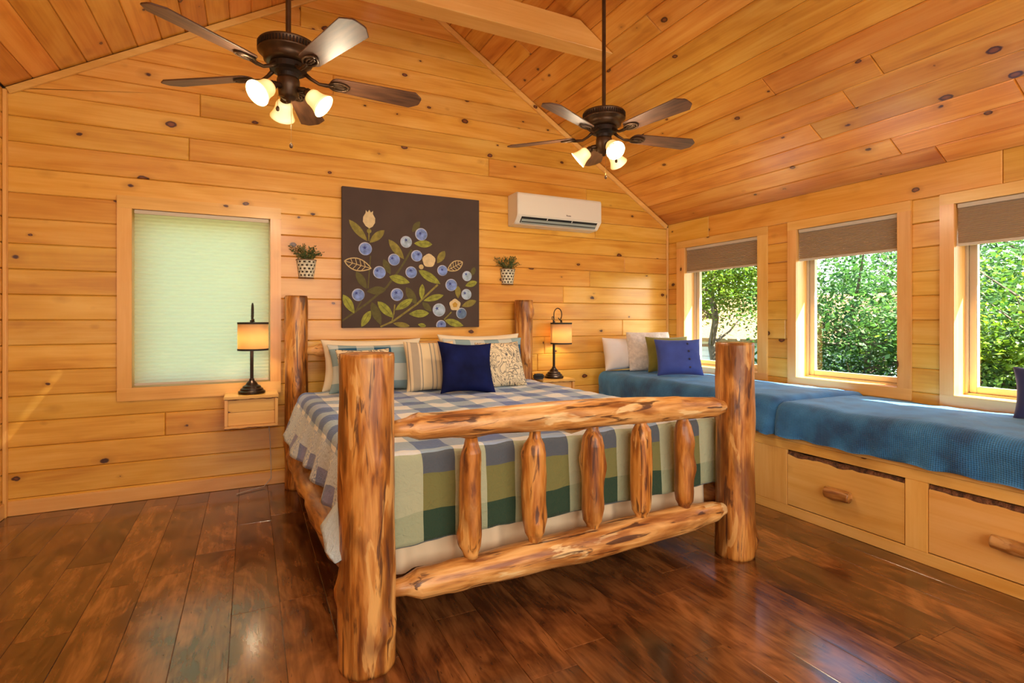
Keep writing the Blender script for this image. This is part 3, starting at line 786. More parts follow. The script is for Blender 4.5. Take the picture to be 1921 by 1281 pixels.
# ------------------------------------------------------------------ built-in bench with drawers
XF = 3.26
bench = empty('storage_bench', (XF, 1.6, 0)); tag(bench, 'long built-in pine bench with log-handled drawers under the side windows', 'bench')
def bpart(name, lo, hi, m, bev=.002, par=bench):
    bm = box(lo, hi, bev); bmesh.ops.translate(bm, verts=bm.verts, vec=(-XF, -1.6, 0)); return obj(name, bm, m, par)
by, bz = bench_pine['Y'], bench_pine['Z']
bpart('top_board', (XF+.004, -1.0, .50), (XR-.004, YB-.03, .524), by)
bpart('top_face_rail', (XF, -1.0, .442), (XF+.02, YB-.03, .499), by)
bpart('bottom_face_rail', (XF, -1.0, .001), (XF+.02, 2.72, .066), by)
bpart('bottom_face_rail', (XF, 2.722, .001), (XF+.02, YB-.03, .066), by)
DR = [(1.703, 2.431), (.865, 1.593), (-.02, .703)]
bpart('face_stile', (XF, 2.431, .067), (XF+.02, 2.715, .441), bz)
bpart('face_stile', (XF, 1.593, .067), (XF+.02, 1.703, .441), bz); bpart('face_stile', (XF, .703, .067), (XF+.02, .865, .441), bz)
bpart('face_panel', (XF, 2.722, .067), (XF+.02, YB-.03, .441), by); bpart('face_panel', (XF, -1.0, .067), (XF+.02, -.02, .441), by)
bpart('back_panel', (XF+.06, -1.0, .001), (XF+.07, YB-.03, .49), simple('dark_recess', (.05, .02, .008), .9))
for i, (a, c) in enumerate(DR):
    rg = random.Random(i+5); N = 40; v = []; z0_ = .073
    ys_ = [a+.004+(c-a-.008)*k/N for k in range(N+1)]
    tops = [.434-.016*abs(noise.noise(Vector((y*5, i*3, 0))))-.004*abs(noise.noise(Vector((y*19, i, 1)))) for y in ys_]
    lips = [.020+.020*abs(noise.noise(Vector((y*7, i*5, 4))))+.004*abs(noise.noise(Vector((y*30, i, 7)))) for y in ys_]
    f = []
    for k, y in enumerate(ys_):
        for (xx_, zz) in ((XF+.004, z0_), (XF+.004, tops[k]-lips[k]), (XF+.016, tops[k]), (XF+.022, tops[k]), (XF+.022, z0_)):
            v.append((xx_-XF, y-1.6, zz))
    for k in range(N):
        for q in range(5): f.append((k*5+q, (k+1)*5+q, (k+1)*5+(q+1) % 5, k*5+(q+1) % 5))
    f.append(tuple(range(5))); f.append(tuple(N*5+4-q for q in range(5)))
    me = pydata('drawer', v, f); me.materials.append(by); me.materials.append(bark)
    for p in me.polygons:
        vs3 = [me.vertices[q].co for q in p.vertices]
        if len(vs3) == 4 and min(q.z for q in vs3) > .36 and max(q.x for q in vs3) < .0165 and min(q.x for q in vs3) < .01 and max(q.x for q in vs3) > .01: p.material_index = 1
    dr = obj('drawer', me, None, bench)
    mid = (a+c)/2-1.6
    h = log('log_handle', (-.028, mid-.078, .243), (-.028, mid+.078, .247), [(0, .024), (.03, .031), (.5, .034), (.97, .030), (1, .023)], log_h, dr, seed=70+i, knots=3, seg=14, n=14, rough=.12)
    obj('handle_mount', box((-.02, mid-.03, .235), (.006, mid+.03, .252)), log_y, h, loc=(.028, -(mid-.078), -.243))

# twin mattresses and blue blankets
def blanket_material():
    m, n, l, b = mat('blue_waffle_blanket'); tc = n.new('ShaderNodeTexCoord')
    t = n.new('ShaderNodeTexNoise'); t.inputs['Scale'].default_value = 5.5; t.inputs['Detail'].default_value = 4; l.new(tc.outputs['Object'], t.inputs['Vector'])
    r = ramp(n, [(.36, (.012, .085, .24)), (.5, (.020, .165, .42)), (.66, (.04, .23, .54))]); l.new(t.outputs['Fac'], r.inputs[0])
    # diamond waffle
    s = n.new('ShaderNodeSeparateXYZ'); l.new(tc.outputs['UV'], s.inputs[0])
    k = 2*math.pi/.021
    p = mth(n, l, 'SINE', mth(n, l, 'MULTIPLY', mth(n, l, 'ADD', s.outputs[0], s.outputs[1]), k)); q = mth(n, l, 'SINE', mth(n, l, 'MULTIPLY', mth(n, l, 'SUBTRACT', s.outputs[0], s.outputs[1]), k))
    h = mth(n, l, 'MULTIPLY', p, q)
    hr = ramp(n, [(.15, (.45, .45, .45)), (.6, (1, 1, 1))]); l.new(mth(n, l, 'MULTIPLY_ADD', h, .5, .5), hr.inputs[0])
    col = mixc(n, l, .85, r.outputs[0], hr.outputs[0], 'MULTIPLY')
    l.new(col, b.inputs['Base Color']); b.inputs['Roughness'].default_value = .75; b.inputs['Sheen Weight'].default_value = .55
    b.inputs['Sheen Tint'].default_value = (.4, .7, 1, 1)
    bp = n.new('ShaderNodeBump'); bp.inputs['Strength'].default_value = .6; bp.inputs['Distance'].default_value = .0022
    l.new(h, bp.inputs['Height']); l.new(bp.outputs[0], b.inputs['Normal'])
    return m
blanket_m = blanket_material()
def blanket(y0, y1, ztop, zwall, seed, lab, endhi=True):
    NX, NY = 60, 120; XB = XR-.045; v, f, uv = [], [], []
    EX = 3.235           # front face of the drape
    topw = XB-EX
    cl_total = topw+.24
    end = .20
    Ly = (y1-y0)-.04-.17+2*end
    for j in range(NY+1):
        t = Ly*j/NY
        for i in range(NX+1):
            s = cl_total*i/NX
            rr = .085; s0 = topw-rr; x = XB-min(s, s0); b_ = max(0, s-s0)
            z = ztop+(zwall-ztop)*max(0, 1-abs(s)/.35)**1.5
            ya, yb = y0+.02+rr, y1-.02-rr
            y = min(max(ya+(t-end), ya), yb)
            e = max(0, end-t, t-end-(yb-ya)); sg = -1 if t < end else 1
            r = math.hypot(b_, e)
            if r > 0:
                th = min(r/rr, math.pi/2); rest = max(0, r-rr*math.pi/2)
                fo = rest*(.26*noise.noise(Vector((t*4, seed, s*3)))+.14*noise.noise(Vector((t*11, seed, s*5))))
                out = rr*math.sin(th)+fo+rest*.05; ang = math.atan2(e, b_)
                x -= out*math.cos(ang); y += sg*out*math.sin(ang)*(.8 if e else 1)
                z -= rr*(1-math.cos(th))+rest
            z += .016*noise.noise(Vector((x*2.2, y*2.2, seed)))+.005*noise.noise(Vector((x*9, y*9, seed)))
            v.append((x-XF, y-y0, max(z, .528+.004*math.sin(t*30)))); uv.append((s, t))
    for j in range(NY):
        for i in range(NX): f.append((j*(NX+1)+i, j*(NX+1)+i+1, (j+1)*(NX+1)+i+1, (j+1)*(NX+1)+i))
    me = pydata('blanket', v, f); ul = me.uv_layers.new(name='UVMap')
    for lp in me.loops: ul.data[lp.index].uv = uv[lp.vertex_index]
    o = obj('blanket', me, blanket_m, loc=(XF, y0, 0), smooth=True)
    return tag(o, lab, 'blanket')
blanket(2.45, 4.66, .785, .755, 1, 'blue waffle blanket on the bench bed in the corner, with pillows on it')
blanket(.45, 2.57, .755, .735, 5, 'blue waffle blanket on the bench bed nearest the viewer')
for (a, c, lab, zt) in ((2.70, 4.60, 'twin mattress under the blue blanket in the corner', .72), (.52, 2.50, 'twin mattress under the blue blanket nearest the viewer', .70)):
    tag(obj('twin_mattress', box((0, 0, 0), (XR-3.35, c-a, zt-.526), .05), white_cloth, loc=(3.30, a, .526), smooth=True), lab, 'mattress')

pillow('pillow', 'plain white pillow on the corner bench bed, nearest the bed lamp', (3.50, 4.47, .785), .50, .36, .16, linen_m, lean=12, rz=-4, seed=11)
pillow('fur_pillow', 'shaggy cream faux fur pillow between the white and green pillows', (3.72, 4.32, .785), .50, .42, .17, fur_m, lean=14, rz=-14, seed=12, wr=1.0, pinch=.02)
pillow('green_pillow', 'moss green pillow behind the royal blue one', (3.76, 4.10, .785), .46, .38, .14, green_m, lean=14, rz=-20, seed=13)
bp_ = pillow('button_pillow', 'royal blue pillow with a row of buttons on the corner bench bed', (3.62, 3.80, .785), .46, .37, .16, blue_m, lean=18, rz=-24, seed=14)
btn = simple('navy_button', (.01, .015, .06), .4)
for k, zz in enumerate((.075, .15, .225, .30)):
    obj('button', lathe([(.0001, 0), (.009, .001), (.011, .004), (.008, .007), (.0001, .007)], 12), btn, bp_, loc=(.075, -.078+abs(zz-.185)**2*1.1, zz), rot=(R(90), 0, 0))
pillow('pillow', 'dark navy pillow cut off by the right edge on the near bench bed', (4.02, 1.30, .74), .44, .32, .15, simple('dark_blue_cloth', (.012, .022, .11), .75, sheen=.3, bump=.2, bscale=9), lean=16, rz=-70, seed=15)

# ------------------------------------------------------------------ wall nightstands
def nightstand(loc, w_, h, d, lab):
    r = empty('nightstand', loc); tag(r, lab, 'nightstand')
    tx, tz = trim_pine['X'], trim_pine['Z']; t = .022
    # local: x 0..w, y -d..0 (front at -d), z 0..h
    obj('top', box((-.004, -d-.006, h-t), (w_+.004, 0, h), .003), tx, r)
    obj('bottom', box((0, -d, 0), (w_, 0, t), .003), tx, r)
    obj('side_panel', box((0, -d, t+.0005), (t, 0, h-t-.0005), .003), tz, r); obj('side_panel', box((w_-t, -d, t+.0005), (w_, 0, h-t-.0005), .003), tz, r)
    z1_, z2_ = t+.001, h-t-.001; mid = (z1_+z2_)/2
    obj('drawer_front', box((t+.001, -d+.022, z1_), (w_-t-.001, -d+.036, mid-.001), .002), tx, r); obj('drawer_front', box((t+.001, -d+.022, mid+.001), (w_-t-.001, -d+.036, z2_), .002), tx, r)
    # live bark edges along the front
    for (y, zz) in ((-d-.004, h-t-.001), (-d-.001, .004)):
        rg = random.Random(int(zz*1000)); pts = [(x_, y, zz+rg.uniform(-.003, .003)) for x_ in [w_*k/14 for k in range(15)]]
        obj('bark_edge', tube(pts, [rg.uniform(.0012, .0042) for _ in pts], 6), bark, r)
    return r
nightstand((-.168, YB-.002, .513), .358, .240, .28, 'pine box nightstand on the wall under the left window')
nightstand((2.492, YB-.002, .510), .354, .232, .28, 'pine box nightstand on the wall between the two beds')

# ------------------------------------------------------------------ table lamps
bronze = simple('oil_rubbed_bronze', (.035, .022, .016), .32, metal=.75, var=.3, vscale=30)
black_trim = simple('black_ribbon', (.02, .015, .012), .7)
def lampshade_m():
    m, n, l, b = mat('lit_lampshade'); out = n['Material Output']
    b.inputs['Base Color'].default_value = (.85, .66, .40, 1); b.inputs['Roughness'].default_value = .9
    t = n.new('ShaderNodeBsdfTranslucent'); t.inputs['Color'].default_value = (.9, .66, .36, 1)
    mx = n.new('ShaderNodeMixShader'); mx.inputs[0].default_value = .6
    l.new(b.outputs[0], mx.inputs[1]); l.new(t.outputs[0], mx.inputs[2]); l.new(mx.outputs[0], out.inputs['Surface'])
    return m
lsm = lampshade_m()
bulb_m, n_, l_, b_ = mat('glowing_bulb'); b_.inputs['Emission Color'].default_value = (1, .72, .40, 1); b_.inputs['Emission Strength'].default_value = 6
def point(name, parent, loc, e, colr, rad=.03):
    l = bpy.data.lights.new(name, 'POINT'); l.energy = e; l.color = colr; l.shadow_soft_size = rad
    o = bpy.data.objects.new(name, l); o.location = loc; return link(o, parent)
def table_lamp(loc, rz, lab):
    r = empty('table_lamp', loc, (0, 0, R(rz))); tag(r, lab, 'lamp')
    obj('base', lathe([(.0001, .0), (.092, .0), (.095, .006), (.095, .018), (.082, .026), (.080, .036), (.066, .044), (.062, .056), (.044, .066), (.034, .084), (.020, .098), (.016, .112), (.0001, .112)], 32), bronze, r, smooth=False)
    obj('pole', lathe([(.0125, .10), (.0125, .56)], 16), bronze, r)
    # the pole bends over in a hook and carries the drum shade at its end (local +X)
    pts = [(0, 0, .56)]
    for k in range(15):
        a = math.pi-k*math.pi*1.32/14; pts.append((.042+.042*math.cos(a), 0, .625+.062*math.sin(a)))
    pts += [(.046, 0, .590), (.060, 0, .575), (.075, 0, .562)]
    obj('hook', tube(pts, .0052, 8), bronze, r)
    obj('scroll', tube([(-.002, 0, .56), (-.016, 0, .575), (-.022, 0, .592), (-.018, 0, .606), (-.008, 0, .604), (-.006, 0, .592), (-.012, 0, .588)], .0036, 6), bronze, r)
    obj('finial', lathe([(.0001, .545), (.014, .548), (.008, .56), (.012, .566), (.0001, .574)], 12, M=Matrix.Translation((.078, 0, 0))), bronze, r)
    M = Matrix.Translation((.078, 0, 0))
    sh = obj('shade', lathe([(.105, .338), (.105, .540)], 40, M=M, cap=False), lsm, r, smooth=True)
    so = sh.modifiers.new('t', 'SOLIDIFY'); so.thickness = .002
    for z0_ in (.332, .530):
        t = obj('shade_band', lathe([(.107, z0_), (.107, z0_+.014), (.102, z0_+.014), (.102, z0_), (.107, z0_)], 40, M=M, cap=False), black_trim, r)
    bb = bmesh.new(); bmesh.ops.create_uvsphere(bb, u_segments=12, v_segments=8, radius=.026, matrix=Matrix.Translation((.078, 0, .44)))
    obj('bulb', bb, bulb_m, r, smooth=True)
    obj('socket', lathe([(.012, .466), (.012, .545)], 10, M=M), bronze, r)
    point('lamp_light', r, (.078, 0, .40), 4.0, (1, .78, .50), .03)
    return r
table_lamp((.012, 4.56, .754), -84, 'bronze table lamp with cream drum shade before the left window')
table_lamp((2.695, 4.56, .743), -8, 'bronze hook-top lamp with cream drum shade on the right nightstand')
ck = empty('alarm_clock', (2.50, 4.52, .743), (0, 0, R(-12))); tag(ck, 'small black alarm clock left of the right bedside lamp', 'clock')
obj('clock_body', box((-.05, -.028, 0), (.05, .028, .052), .01), simple('black_plastic', (.012, .011, .011), .3), ck)
obj('display', box((-.040, -.0295, .014), (.040, -.0275, .040), .0005), simple('clock_glass', (.02, .03, .035), .08), ck)
obj('snooze_button', box((-.018, -.008, .051), (.018, .010, .056), .002), simple('grey_button', (.16, .16, .16), .4), ck)

cab = tube([(.13, 4.685, .50), (.14, 4.682, .42), (.145, 4.678, .3), (.15, 4.675, .16), (.15, 4.66, .06), (.10, 4.62, .012), (-.03, 4.56, .008), (-.09, 4.52, .007)], .0032, 6)
tag(obj('power_cord', cab, simple('white_cord', (.62, .56, .46), .5)), 'thin pale power cord hanging to the floor below the left nightstand', 'cord')

# ------------------------------------------------------------------ wall planters
tin_m = simple('whitewashed_tin', (.62, .60, .46), .6, var=.35, vscale=45, bump=.2)
rust_m = simple('rusty_rim', (.16, .065, .025), .7, var=.4, vscale=60)
dark_in = simple('dark_liner', (.05, .03, .015), .9)
leaf_herb = simple('herb_leaf', (.065, .095, .022), .6, var=.6, vscale=30)
def planter(cx, lab):
    r = empty('wall_planter', (cx, YB-.002, 1.660)); tag(r, lab, 'planter', None)
    H, r0, r1 = .150, .058, .078
    bm = bmesh.new(); rows, cols = 11, 24; g = {}
    for j in range(rows+1):
        z = H*j/rows; rr = r0+(r1-r0)*j/rows
        for i in range(cols+1):
            a = math.pi+math.pi*i/cols; g[i, j] = bm.verts.new((rr*math.cos(a), rr*math.sin(a)*.85-.002, z))
    for j in range(rows):
        for i in range(cols):
            if j % 2 == 1 and (i+(2 if (j//2) % 2 else 0)) % 4 in (1, 2) and 0 < i < cols-1: continue
            bm.faces.new((g[i, j], g[i+1, j], g[i+1, j+1], g[i, j+1]))
    p = obj('tin', bm, tin_m, r, smooth=True); so = p.modifiers.new('t', 'SOLIDIFY'); so.thickness = .0015
    bm = bmesh.new(); q = []
    for z, rr in ((.002, r0-.006), (H-.006, r1-.007)):
        q.append([bm.verts.new((rr*math.cos(math.pi+math.pi*i/16), rr*.85*math.sin(math.pi+math.pi*i/16)-.001, z)) for i in range(17)])
    for i in range(16): bm.faces.new((q[0][i], q[0][i+1], q[1][i+1], q[1][i]))
    for ring in q: bm.faces.new(ring)
    obj('liner', bm, dark_in, r)
    for z, rr in ((.0, r0), (H-.004, r1)):
        obj('rim', tube([(rr*math.cos(math.pi+math.pi*i/20), rr*.85*math.sin(math.pi+math.pi*i/20)-.002, z) for i in range(21)], .0035, 6), rust_m, r)
    rg = random.Random(int(cx*100)); v, f = [], []
    for s_ in range(46):
        a = rg.uniform(math.pi*.98, math.pi*2.02); rad_ = rg.uniform(0, .06); sp = rg.uniform(.01, .125)
        p0 = Vector((rad_*math.cos(a), rad_*.7*math.sin(a)-.012, H-.01))
        tip = p0+Vector((sp*math.cos(a), -abs(sp*.5*math.sin(a)), rg.uniform(.065, .145)-sp*.35))
        for k in range(15):
            t = (k+1)/15; c = p0.lerp(tip, t)+Vector((0, 0, .02*math.sin(t*3)))
            b2 = rg.uniform(0, 6.28); ll = rg.uniform(.010, .018); d = Vector((math.cos(b2), -abs(math.sin(b2))*.7, rg.uniform(.2, 1))).normalized()*ll
            sd = d.cross(Vector((rg.uniform(-1, 1), 1, rg.uniform(-1, 1)))).normalized()*ll*.28
            n0 = len(v); v += [tuple(c), tuple(c+d*.5+sd), tuple(c+d), tuple(c+d*.5-sd)]; f.append((n0, n0+1, n0+2, n0+3))
    for q_ in range(len(v)):
        if v[q_][1] > -.001: v[q_] = (v[q_][0], -.001, v[q_][2])
    fo = obj('foliage', pydata('foliage', v, f), leaf_herb, r); fo['kind'] = 'stuff'
    return r
planter(.415, 'whitewashed half-bucket with green herbs on the wall left of the painting')
planter(2.250, 'whitewashed half-bucket with green herbs under the air conditioner')

# ------------------------------------------------------------------ painting
cv = empty('painting', (1.3165, YB, 1.845)); tag(cv, 'square brown canvas painted with blueberries, leaves and cream blossoms', 'painting')
canvas_m = simple('brown_canvas', (.062, .040, .032), .8, var=.12, vscale=4, bump=.15, bscale=300)
obj('canvas', box((-.6235, -.038, -.597), (.6235, -.001, .597), .003), canvas_m, cv)
paint = {k: simple('paint_'+k, c, .75, var=v_, vscale=28) for k, c, v_ in (('lime', (.26, .28, .035), .35), ('olive', (.22, .19, .035), .3), ('dark_olive', (.095, .088, .022), .2), ('cream', (.62, .50, .28), .12),
    ('berry', (.17, .26, .58), .38), ('pale_berry', (.34, .46, .60), .3), ('dark_berry', (.10, .17, .30), .3), ('navy', (.03, .05, .26), .2), ('ochre', (.45, .26, .03), .3), ('line', (.55, .43, .20), .1), ('vein', (.12, .13, .02), .2), ('halo', (.46, .50, .62), .1))}
def flat(name, pts, m, y, th=.0012, par=cv):
    pts = [(max(-.622, min(.622, x)), max(-.595, min(.595, z))) for x, z in pts]
    n = len(pts); v = [(x, y, z) for x, z in pts]+[(x, y+th, z) for x, z in pts]
    f = [list(range(n))]+[[i, (i+1) % n, (i+1) % n+n, i+n] for i in range(n)]
    return obj(name, pydata(name, v, f), m, par)
BER = [(-0.432, 0.079, 0.056), (-0.312, -0.118, 0.054), (-0.491, -0.316, 0.053), (-0.185, -0.002, 0.052), (-0.077, 0.16, 0.052), (0.06, 0.236, 0.056), (0.018, 0.042, 0.051), (-0.032, -0.107, 0.052), (-0.159, -0.307, 0.056), (0.258, -0.079, 0.049), (0.343, -0.209, 0.056), (0.498, -0.122, 0.047), (0.492, -0.292, 0.05), (0.226, -0.439, 0.06), (0.442, -0.469, 0.051), (0.246, -0.578, 0.047)]
LV = [(-0.567, 0.317, -0.414, 0.145, 0.065, 1), (-0.268, 0.249, -0.396, 0.133, 0.065, 1), (-0.232, 0.172, -0.095, 0.005, 0.07, 1), (0.048, 0.35, -0.022, 0.251, 0.056, 2), (0.163, 0.153, -0.006, 0.152, 0.065, 0), (0.282, 0.101, 0.21, -0.016, 0.065, 1), (-0.226, -0.151, -0.044, -0.2, 0.075, 0), (0.036, -0.086, 0.24, -0.203, 0.075, 0), (-0.508, -0.118, -0.419, -0.264, 0.065, 2), (-0.254, -0.266, -0.419, -0.286, 0.07, 2), (-0.276, -0.001, -0.216, -0.134, 0.056, 2), (-0.615, -0.317, -0.523, -0.474, 0.07, 0), (-0.387, -0.451, -0.465, -0.59, 0.065, 0), (-0.378, -0.376, -0.298, -0.575, 0.075, 2), (-0.327, -0.37, -0.191, -0.51, 0.075, 0), (-0.018, -0.343, -0.175, -0.444, 0.065, 0), (-0.077, -0.239, 0.018, -0.393, 0.075, 2), (0.071, -0.207, 0.062, -0.348, 0.051, 0), (0.27, -0.304, 0.081, -0.358, 0.056, 0), (0.133, -0.47, -0.052, -0.477, 0.07, 0), (0.071, -0.37, 0.157, -0.453, 0.056, 2), (-0.044, -0.585, -0.194, -0.56, 0.047, 1), (0.105, -0.585, 0.03, -0.57, 0.037, 0), (0.409, -0.215, 0.409, -0.33, 0.056, 1), (0.593, -0.351, 0.446, -0.405, 0.061, 1), (0.601, -0.174, 0.482, -0.213, 0.056, 0), (0.577, -0.035, 0.544, -0.118, 0.047, 2), (0.282, -0.532, 0.464, -0.585, 0.065, 0), (-0.604, -0.033, -0.382, -0.087, 0.103, 3), (0.454, 0.007, 0.309, -0.075, 0.084, 3)]
STM = [[(-0.624, -0.537), (-0.408, -0.382), (-0.248, -0.244), (-0.127, -0.076), (-0.026, 0.095)], [(-0.387, 0.021), (-0.398, -0.13), (-0.408, -0.259)], [(-0.513, -0.468), (-0.488, -0.41), (-0.462, -0.367)], [(-0.302, -0.591), (-0.194, -0.543), (0.03, -0.382), (0.216, -0.209)], [(-0.177, -0.395), (-0.185, -0.472), (-0.204, -0.548)], [(0.276, -0.527), (0.347, -0.458)], [(-0.398, 0.277), (-0.402, 0.148)]]
F0 = -.038
def ribbon(name, pts, w_, m, y, par=cv):
    P = [Vector(p) for p in pts]; L_, R_ = [], []
    for i, p in enumerate(P):
        t = (P[min(i+1, len(P)-1)]-P[max(i-1, 0)]).normalized(); q = Vector((-t.y, t.x))*w_/2
        L_.append(tuple(p+q)); R_.append(tuple(p-q))
    L_ = [(max(-.622, min(.622, a)), max(-.595, min(.595, b2))) for a, b2 in L_]; R_ = [(max(-.622, min(.622, a)), max(-.595, min(.595, b2))) for a, b2 in R_]
    n = len(P); v = [(x, y, z) for x, z in L_+R_]+[(x, y+.001, z) for x, z in L_+R_]
    f = [(i, i+n, i+n+1, i+1) for i in range(n-1)]
    return obj(name, pydata(name, v, f), m, par)
for i, s_ in enumerate(STM): ribbon('painted_stem', s_, .017 if i in (0, 3) else .011, paint['dark_olive' if i < 3 else 'olive'], F0-.0010-.00005*i)
def leafpts(b0, b1, w_, n=9, asym=0):
    b0, b1 = Vector(b0), Vector(b1); d = b1-b0; q = Vector((-d.y, d.x)).normalized(); pts = []
    for k in range(n+1):
        t = k/n; pts.append(tuple(b0+d*t+q*w_*.5*math.sin(math.pi*t**.9)**.85))
    for k in range(n-1, 0, -1):
        t = k/n; pts.append(tuple(b0+d*t-q*w_*.5*math.sin(math.pi*t**.9)**.85))
    return pts
for i, (a, b2, c, d, wv, k) in enumerate(LV):
    y = F0-.0018-.00004*i-(0 if k == 2 else .0014)
    if k == 3:
        lp = leafpts((a, b2), (c, d), wv, 10); r3 = ribbon('painted_leaf', lp+[lp[0]], .009, paint['line'], y)
        ribbon('painted_vein', [(a, b2), (c, d)], .006, paint['line'], y-.0002, r3)
        D2 = Vector((c-a, d-b2)); Q = Vector((-D2.y, D2.x)).normalized()
        for t in (.2, .36, .52, .68):
            p = Vector((a, b2))+D2*(t+.10)
            for sg in (1, -1):
                e = Vector((a, b2))+D2*t+Q*sg*wv*.44*math.sin(math.pi*t**.9)**.85; ribbon('painted_vein', [tuple(p), tuple(e)], .0055, paint['line'], y-.0003, r3)
    else:
        lf = flat('painted_leaf', leafpts((a, b2), (c, d), wv), paint[('lime', 'olive', 'dark_olive')[k]], y)
        if k == 0: ribbon('painted_vein', [(a*.8+c*.2, b2*.8+d*.2), (a*.25+c*.75, b2*.25+d*.75)], .004, paint['vein'], y-.0003, lf)
circ = lambda cx_, cz, r_, n=22, wob=0: [(cx_+r_*(1+wob*math.sin(5*2*math.pi*k/n))*math.cos(2*math.pi*k/n), cz+r_*(1+wob*math.sin(5*2*math.pi*k/n))*math.sin(2*math.pi*k/n)) for k in range(n)]
rg = random.Random(9)
for i, (a, b2, r_) in enumerate(BER):
    y = F0-.0050-.00005*i
    h = flat('painted_berry', circ(a, b2, r_), paint['halo'], y)
    flat('berry_face', circ(a+.003, b2-.002, r_*.90), paint['dark_berry' if i == 14 else ('pale_berry' if i in (4, 11, 12, 13) else 'berry')], y-.0006, par=h)
    an = rg.uniform(0, 6.28); ex, ez = a+rg.uniform(-.35, .35)*r_, b2+rg.uniform(.1, .4)*r_
    if i == 15: ez = b2+.01
    st = []
    for k in range(10):
        q = an+math.pi*k/5; rr_2 = r_*(.36 if k % 2 == 0 else .13); st.append((ex+rr_2*math.cos(q), ez+rr_2*math.sin(q)))
    flat('berry_star', st, paint['navy'], y-.0012, par=h)
bud = [(-.398, .255), (-.43, .275), (-.452, .31), (-.450, .35), (-.430, .385), (-.428, .410), (-.412, .392), (-.398, .415), (-.385, .392), (-.366, .408), (-.368, .380), (-.348, .345), (-.350, .305), (-.37, .272)]
flat('painted_blossom', bud, paint['cream'], F0-.0058)
flat('painted_blossom', circ(.131, .005, .060, 20, .05), paint['cream'], F0-.0068)
fb = flat('painted_blossom', circ(.379, -.391, .053, 20, .08), paint['cream'], F0-.0070); flat('blossom_centre', circ(.379, -.391, .024, 14, .15), paint['ochre'], F0-.0078, par=fb)
flat('painted_bud', circ(-.400, .232, .020, 12), paint['olive'], F0-.0062); flat('painted_bud', circ(.06, -.055, .022, 12), paint['line'], F0-.0062)

# ------------------------------------------------------------------ air conditioner
ac = empty('air_conditioner', (2.735, YB-.001, 2.225)); tag(ac, 'white wall air conditioner high on the back wall above the right lamp', 'air conditioner')
acw = simple('ac_white_plastic', (.78, .75, .66), .35); acd = simple('ac_dark_slot', (.012, .012, .014), .5); acg = simple('ac_grey_louver', (.34, .40, .38), .4)
prof = [(0, .30), (-.185, .30), (-.205, .292), (-.212, .275), (-.214, .08), (-.205, .068), (-.150, .012), (-.130, .003), (0, 0)]
W2 = .478
bm = bmesh.new(); ra = [bm.verts.new((-W2, y, z)) for y, z in prof]; rb = [bm.verts.new((W2, y, z)) for y, z in prof]
bm.faces.new(ra); bm.faces.new(rb[::-1])
for i in range(len(prof)): bm.faces.new((ra[i], rb[i], rb[(i+1) % len(prof)], ra[(i+1) % len(prof)]))
bmesh.ops.recalc_face_normals(bm, faces=bm.faces)
bmesh.ops.bevel(bm, geom=[e for e in bm.edges if abs(e.verts[0].co.x-e.verts[1].co.x) < 1e-6], offset=.006, segments=2, affect='EDGES')
obj('body', bm, acw, ac)
def ac_strip(name, y0, z0, y1, z1, xa, xb, off, th, m, par):
    d = Vector((0, y1-y0, z1-z0)).normalized(); n = Vector((0, d.z, -d.y)); 
    if n.y > 0: n = -n
    bm = bmesh.new(); P0, P1 = Vector((0, y0, z0)), Vector((0, y1, z1)); c = []
    for x in (xa, xb):
        for p in (P0, P1, P1+n*th, P0+n*th): c.append(bm.verts.new(p+n*off+Vector((x, 0, 0))))
    for f in ((0, 1, 2, 3), (7, 6, 5, 4), (0, 4, 5, 1), (1, 5, 6, 2), (2, 6, 7, 3), (3, 7, 4, 0)): bm.faces.new([c[i] for i in f])
    bmesh.ops.recalc_face_normals(bm, faces=bm.faces); return obj(name, bm, m, par)
ac_strip('air_outlet', -.206, .069, -.158, .020, -.43, .43, -.004, .006, acd, ac)
ac_strip('louver', -.196, .052, -.160, .016, -.425, .425, .004, .004, acg, ac)
ac_strip('louver_edge', -.178, .034, -.172, .028, -.42, .42, .0085, .002, acd, ac)
for x in (-.15, .13): ac_strip('outlet_divider', -.206, .069, -.192, .055, x-.004, x+.004, .002, .005, acw, ac)
obj('front_seam', box((-W2+.006, -.2146, .0825), (W2-.006, -.2135, .0845)), simple('ac_seam', (.5, .47, .40), .5), ac)
lg = simple('ac_logo_grey', (.10, .08, .06), .5)
lo_ = bmesh.new()
for k, (dx, hh) in enumerate(((0, .014), (.012, .008), (.022, .008), (.032, .008), (.042, .008))):
    add_box(lo_, (.06+dx, -.2152, .108), (.068+dx, -.2140, .108+hh))
obj('logo', lo_, lg, ac)

# ------------------------------------------------------------------ ceiling fans
fan_bronze = simple('fan_bronze', (.075, .040, .018), .38, metal=.6, var=.35, vscale=12)
fan_dark = simple('fan_dark_slots', (.02, .012, .008), .5, metal=.4)
blade_m, n_, l_, b_ = mat('walnut_blade')
tc = n_.new('ShaderNodeTexCoord'); q = n_.new('ShaderNodeMapping'); q.inputs['Scale'].default_value = (.12, 1, 1); l_.new(tc.outputs['Object'], q.inputs[0])
t = n_.new('ShaderNodeTexNoise'); t.inputs['Scale'].default_value = 45; t.inputs['Detail'].default_value = 4; l_.new(q.outputs[0], t.inputs['Vector'])
r_ = ramp(n_, [(.35, (.045, .016, .007)), (.65, (.12, .048, .020))]); l_.new(t.outputs['Fac'], r_.inputs[0]); l_.new(r_.outputs[0], b_.inputs['Base Color'])
b_.inputs['Roughness'].default_value = .5; b_.inputs['Coat Weight'].default_value = .12; b_.inputs['Coat Roughness'].default_value = .5
gsm, n_, l_, b_ = mat('lit_glass_shade')
b_.inputs['Base Color'].default_value = (.95, .85, .6, 1); b_.inputs['Roughness'].default_value = .25
lw_ = n_.new('ShaderNodeLayerWeight'); lw_.inputs['Blend'].default_value = .45
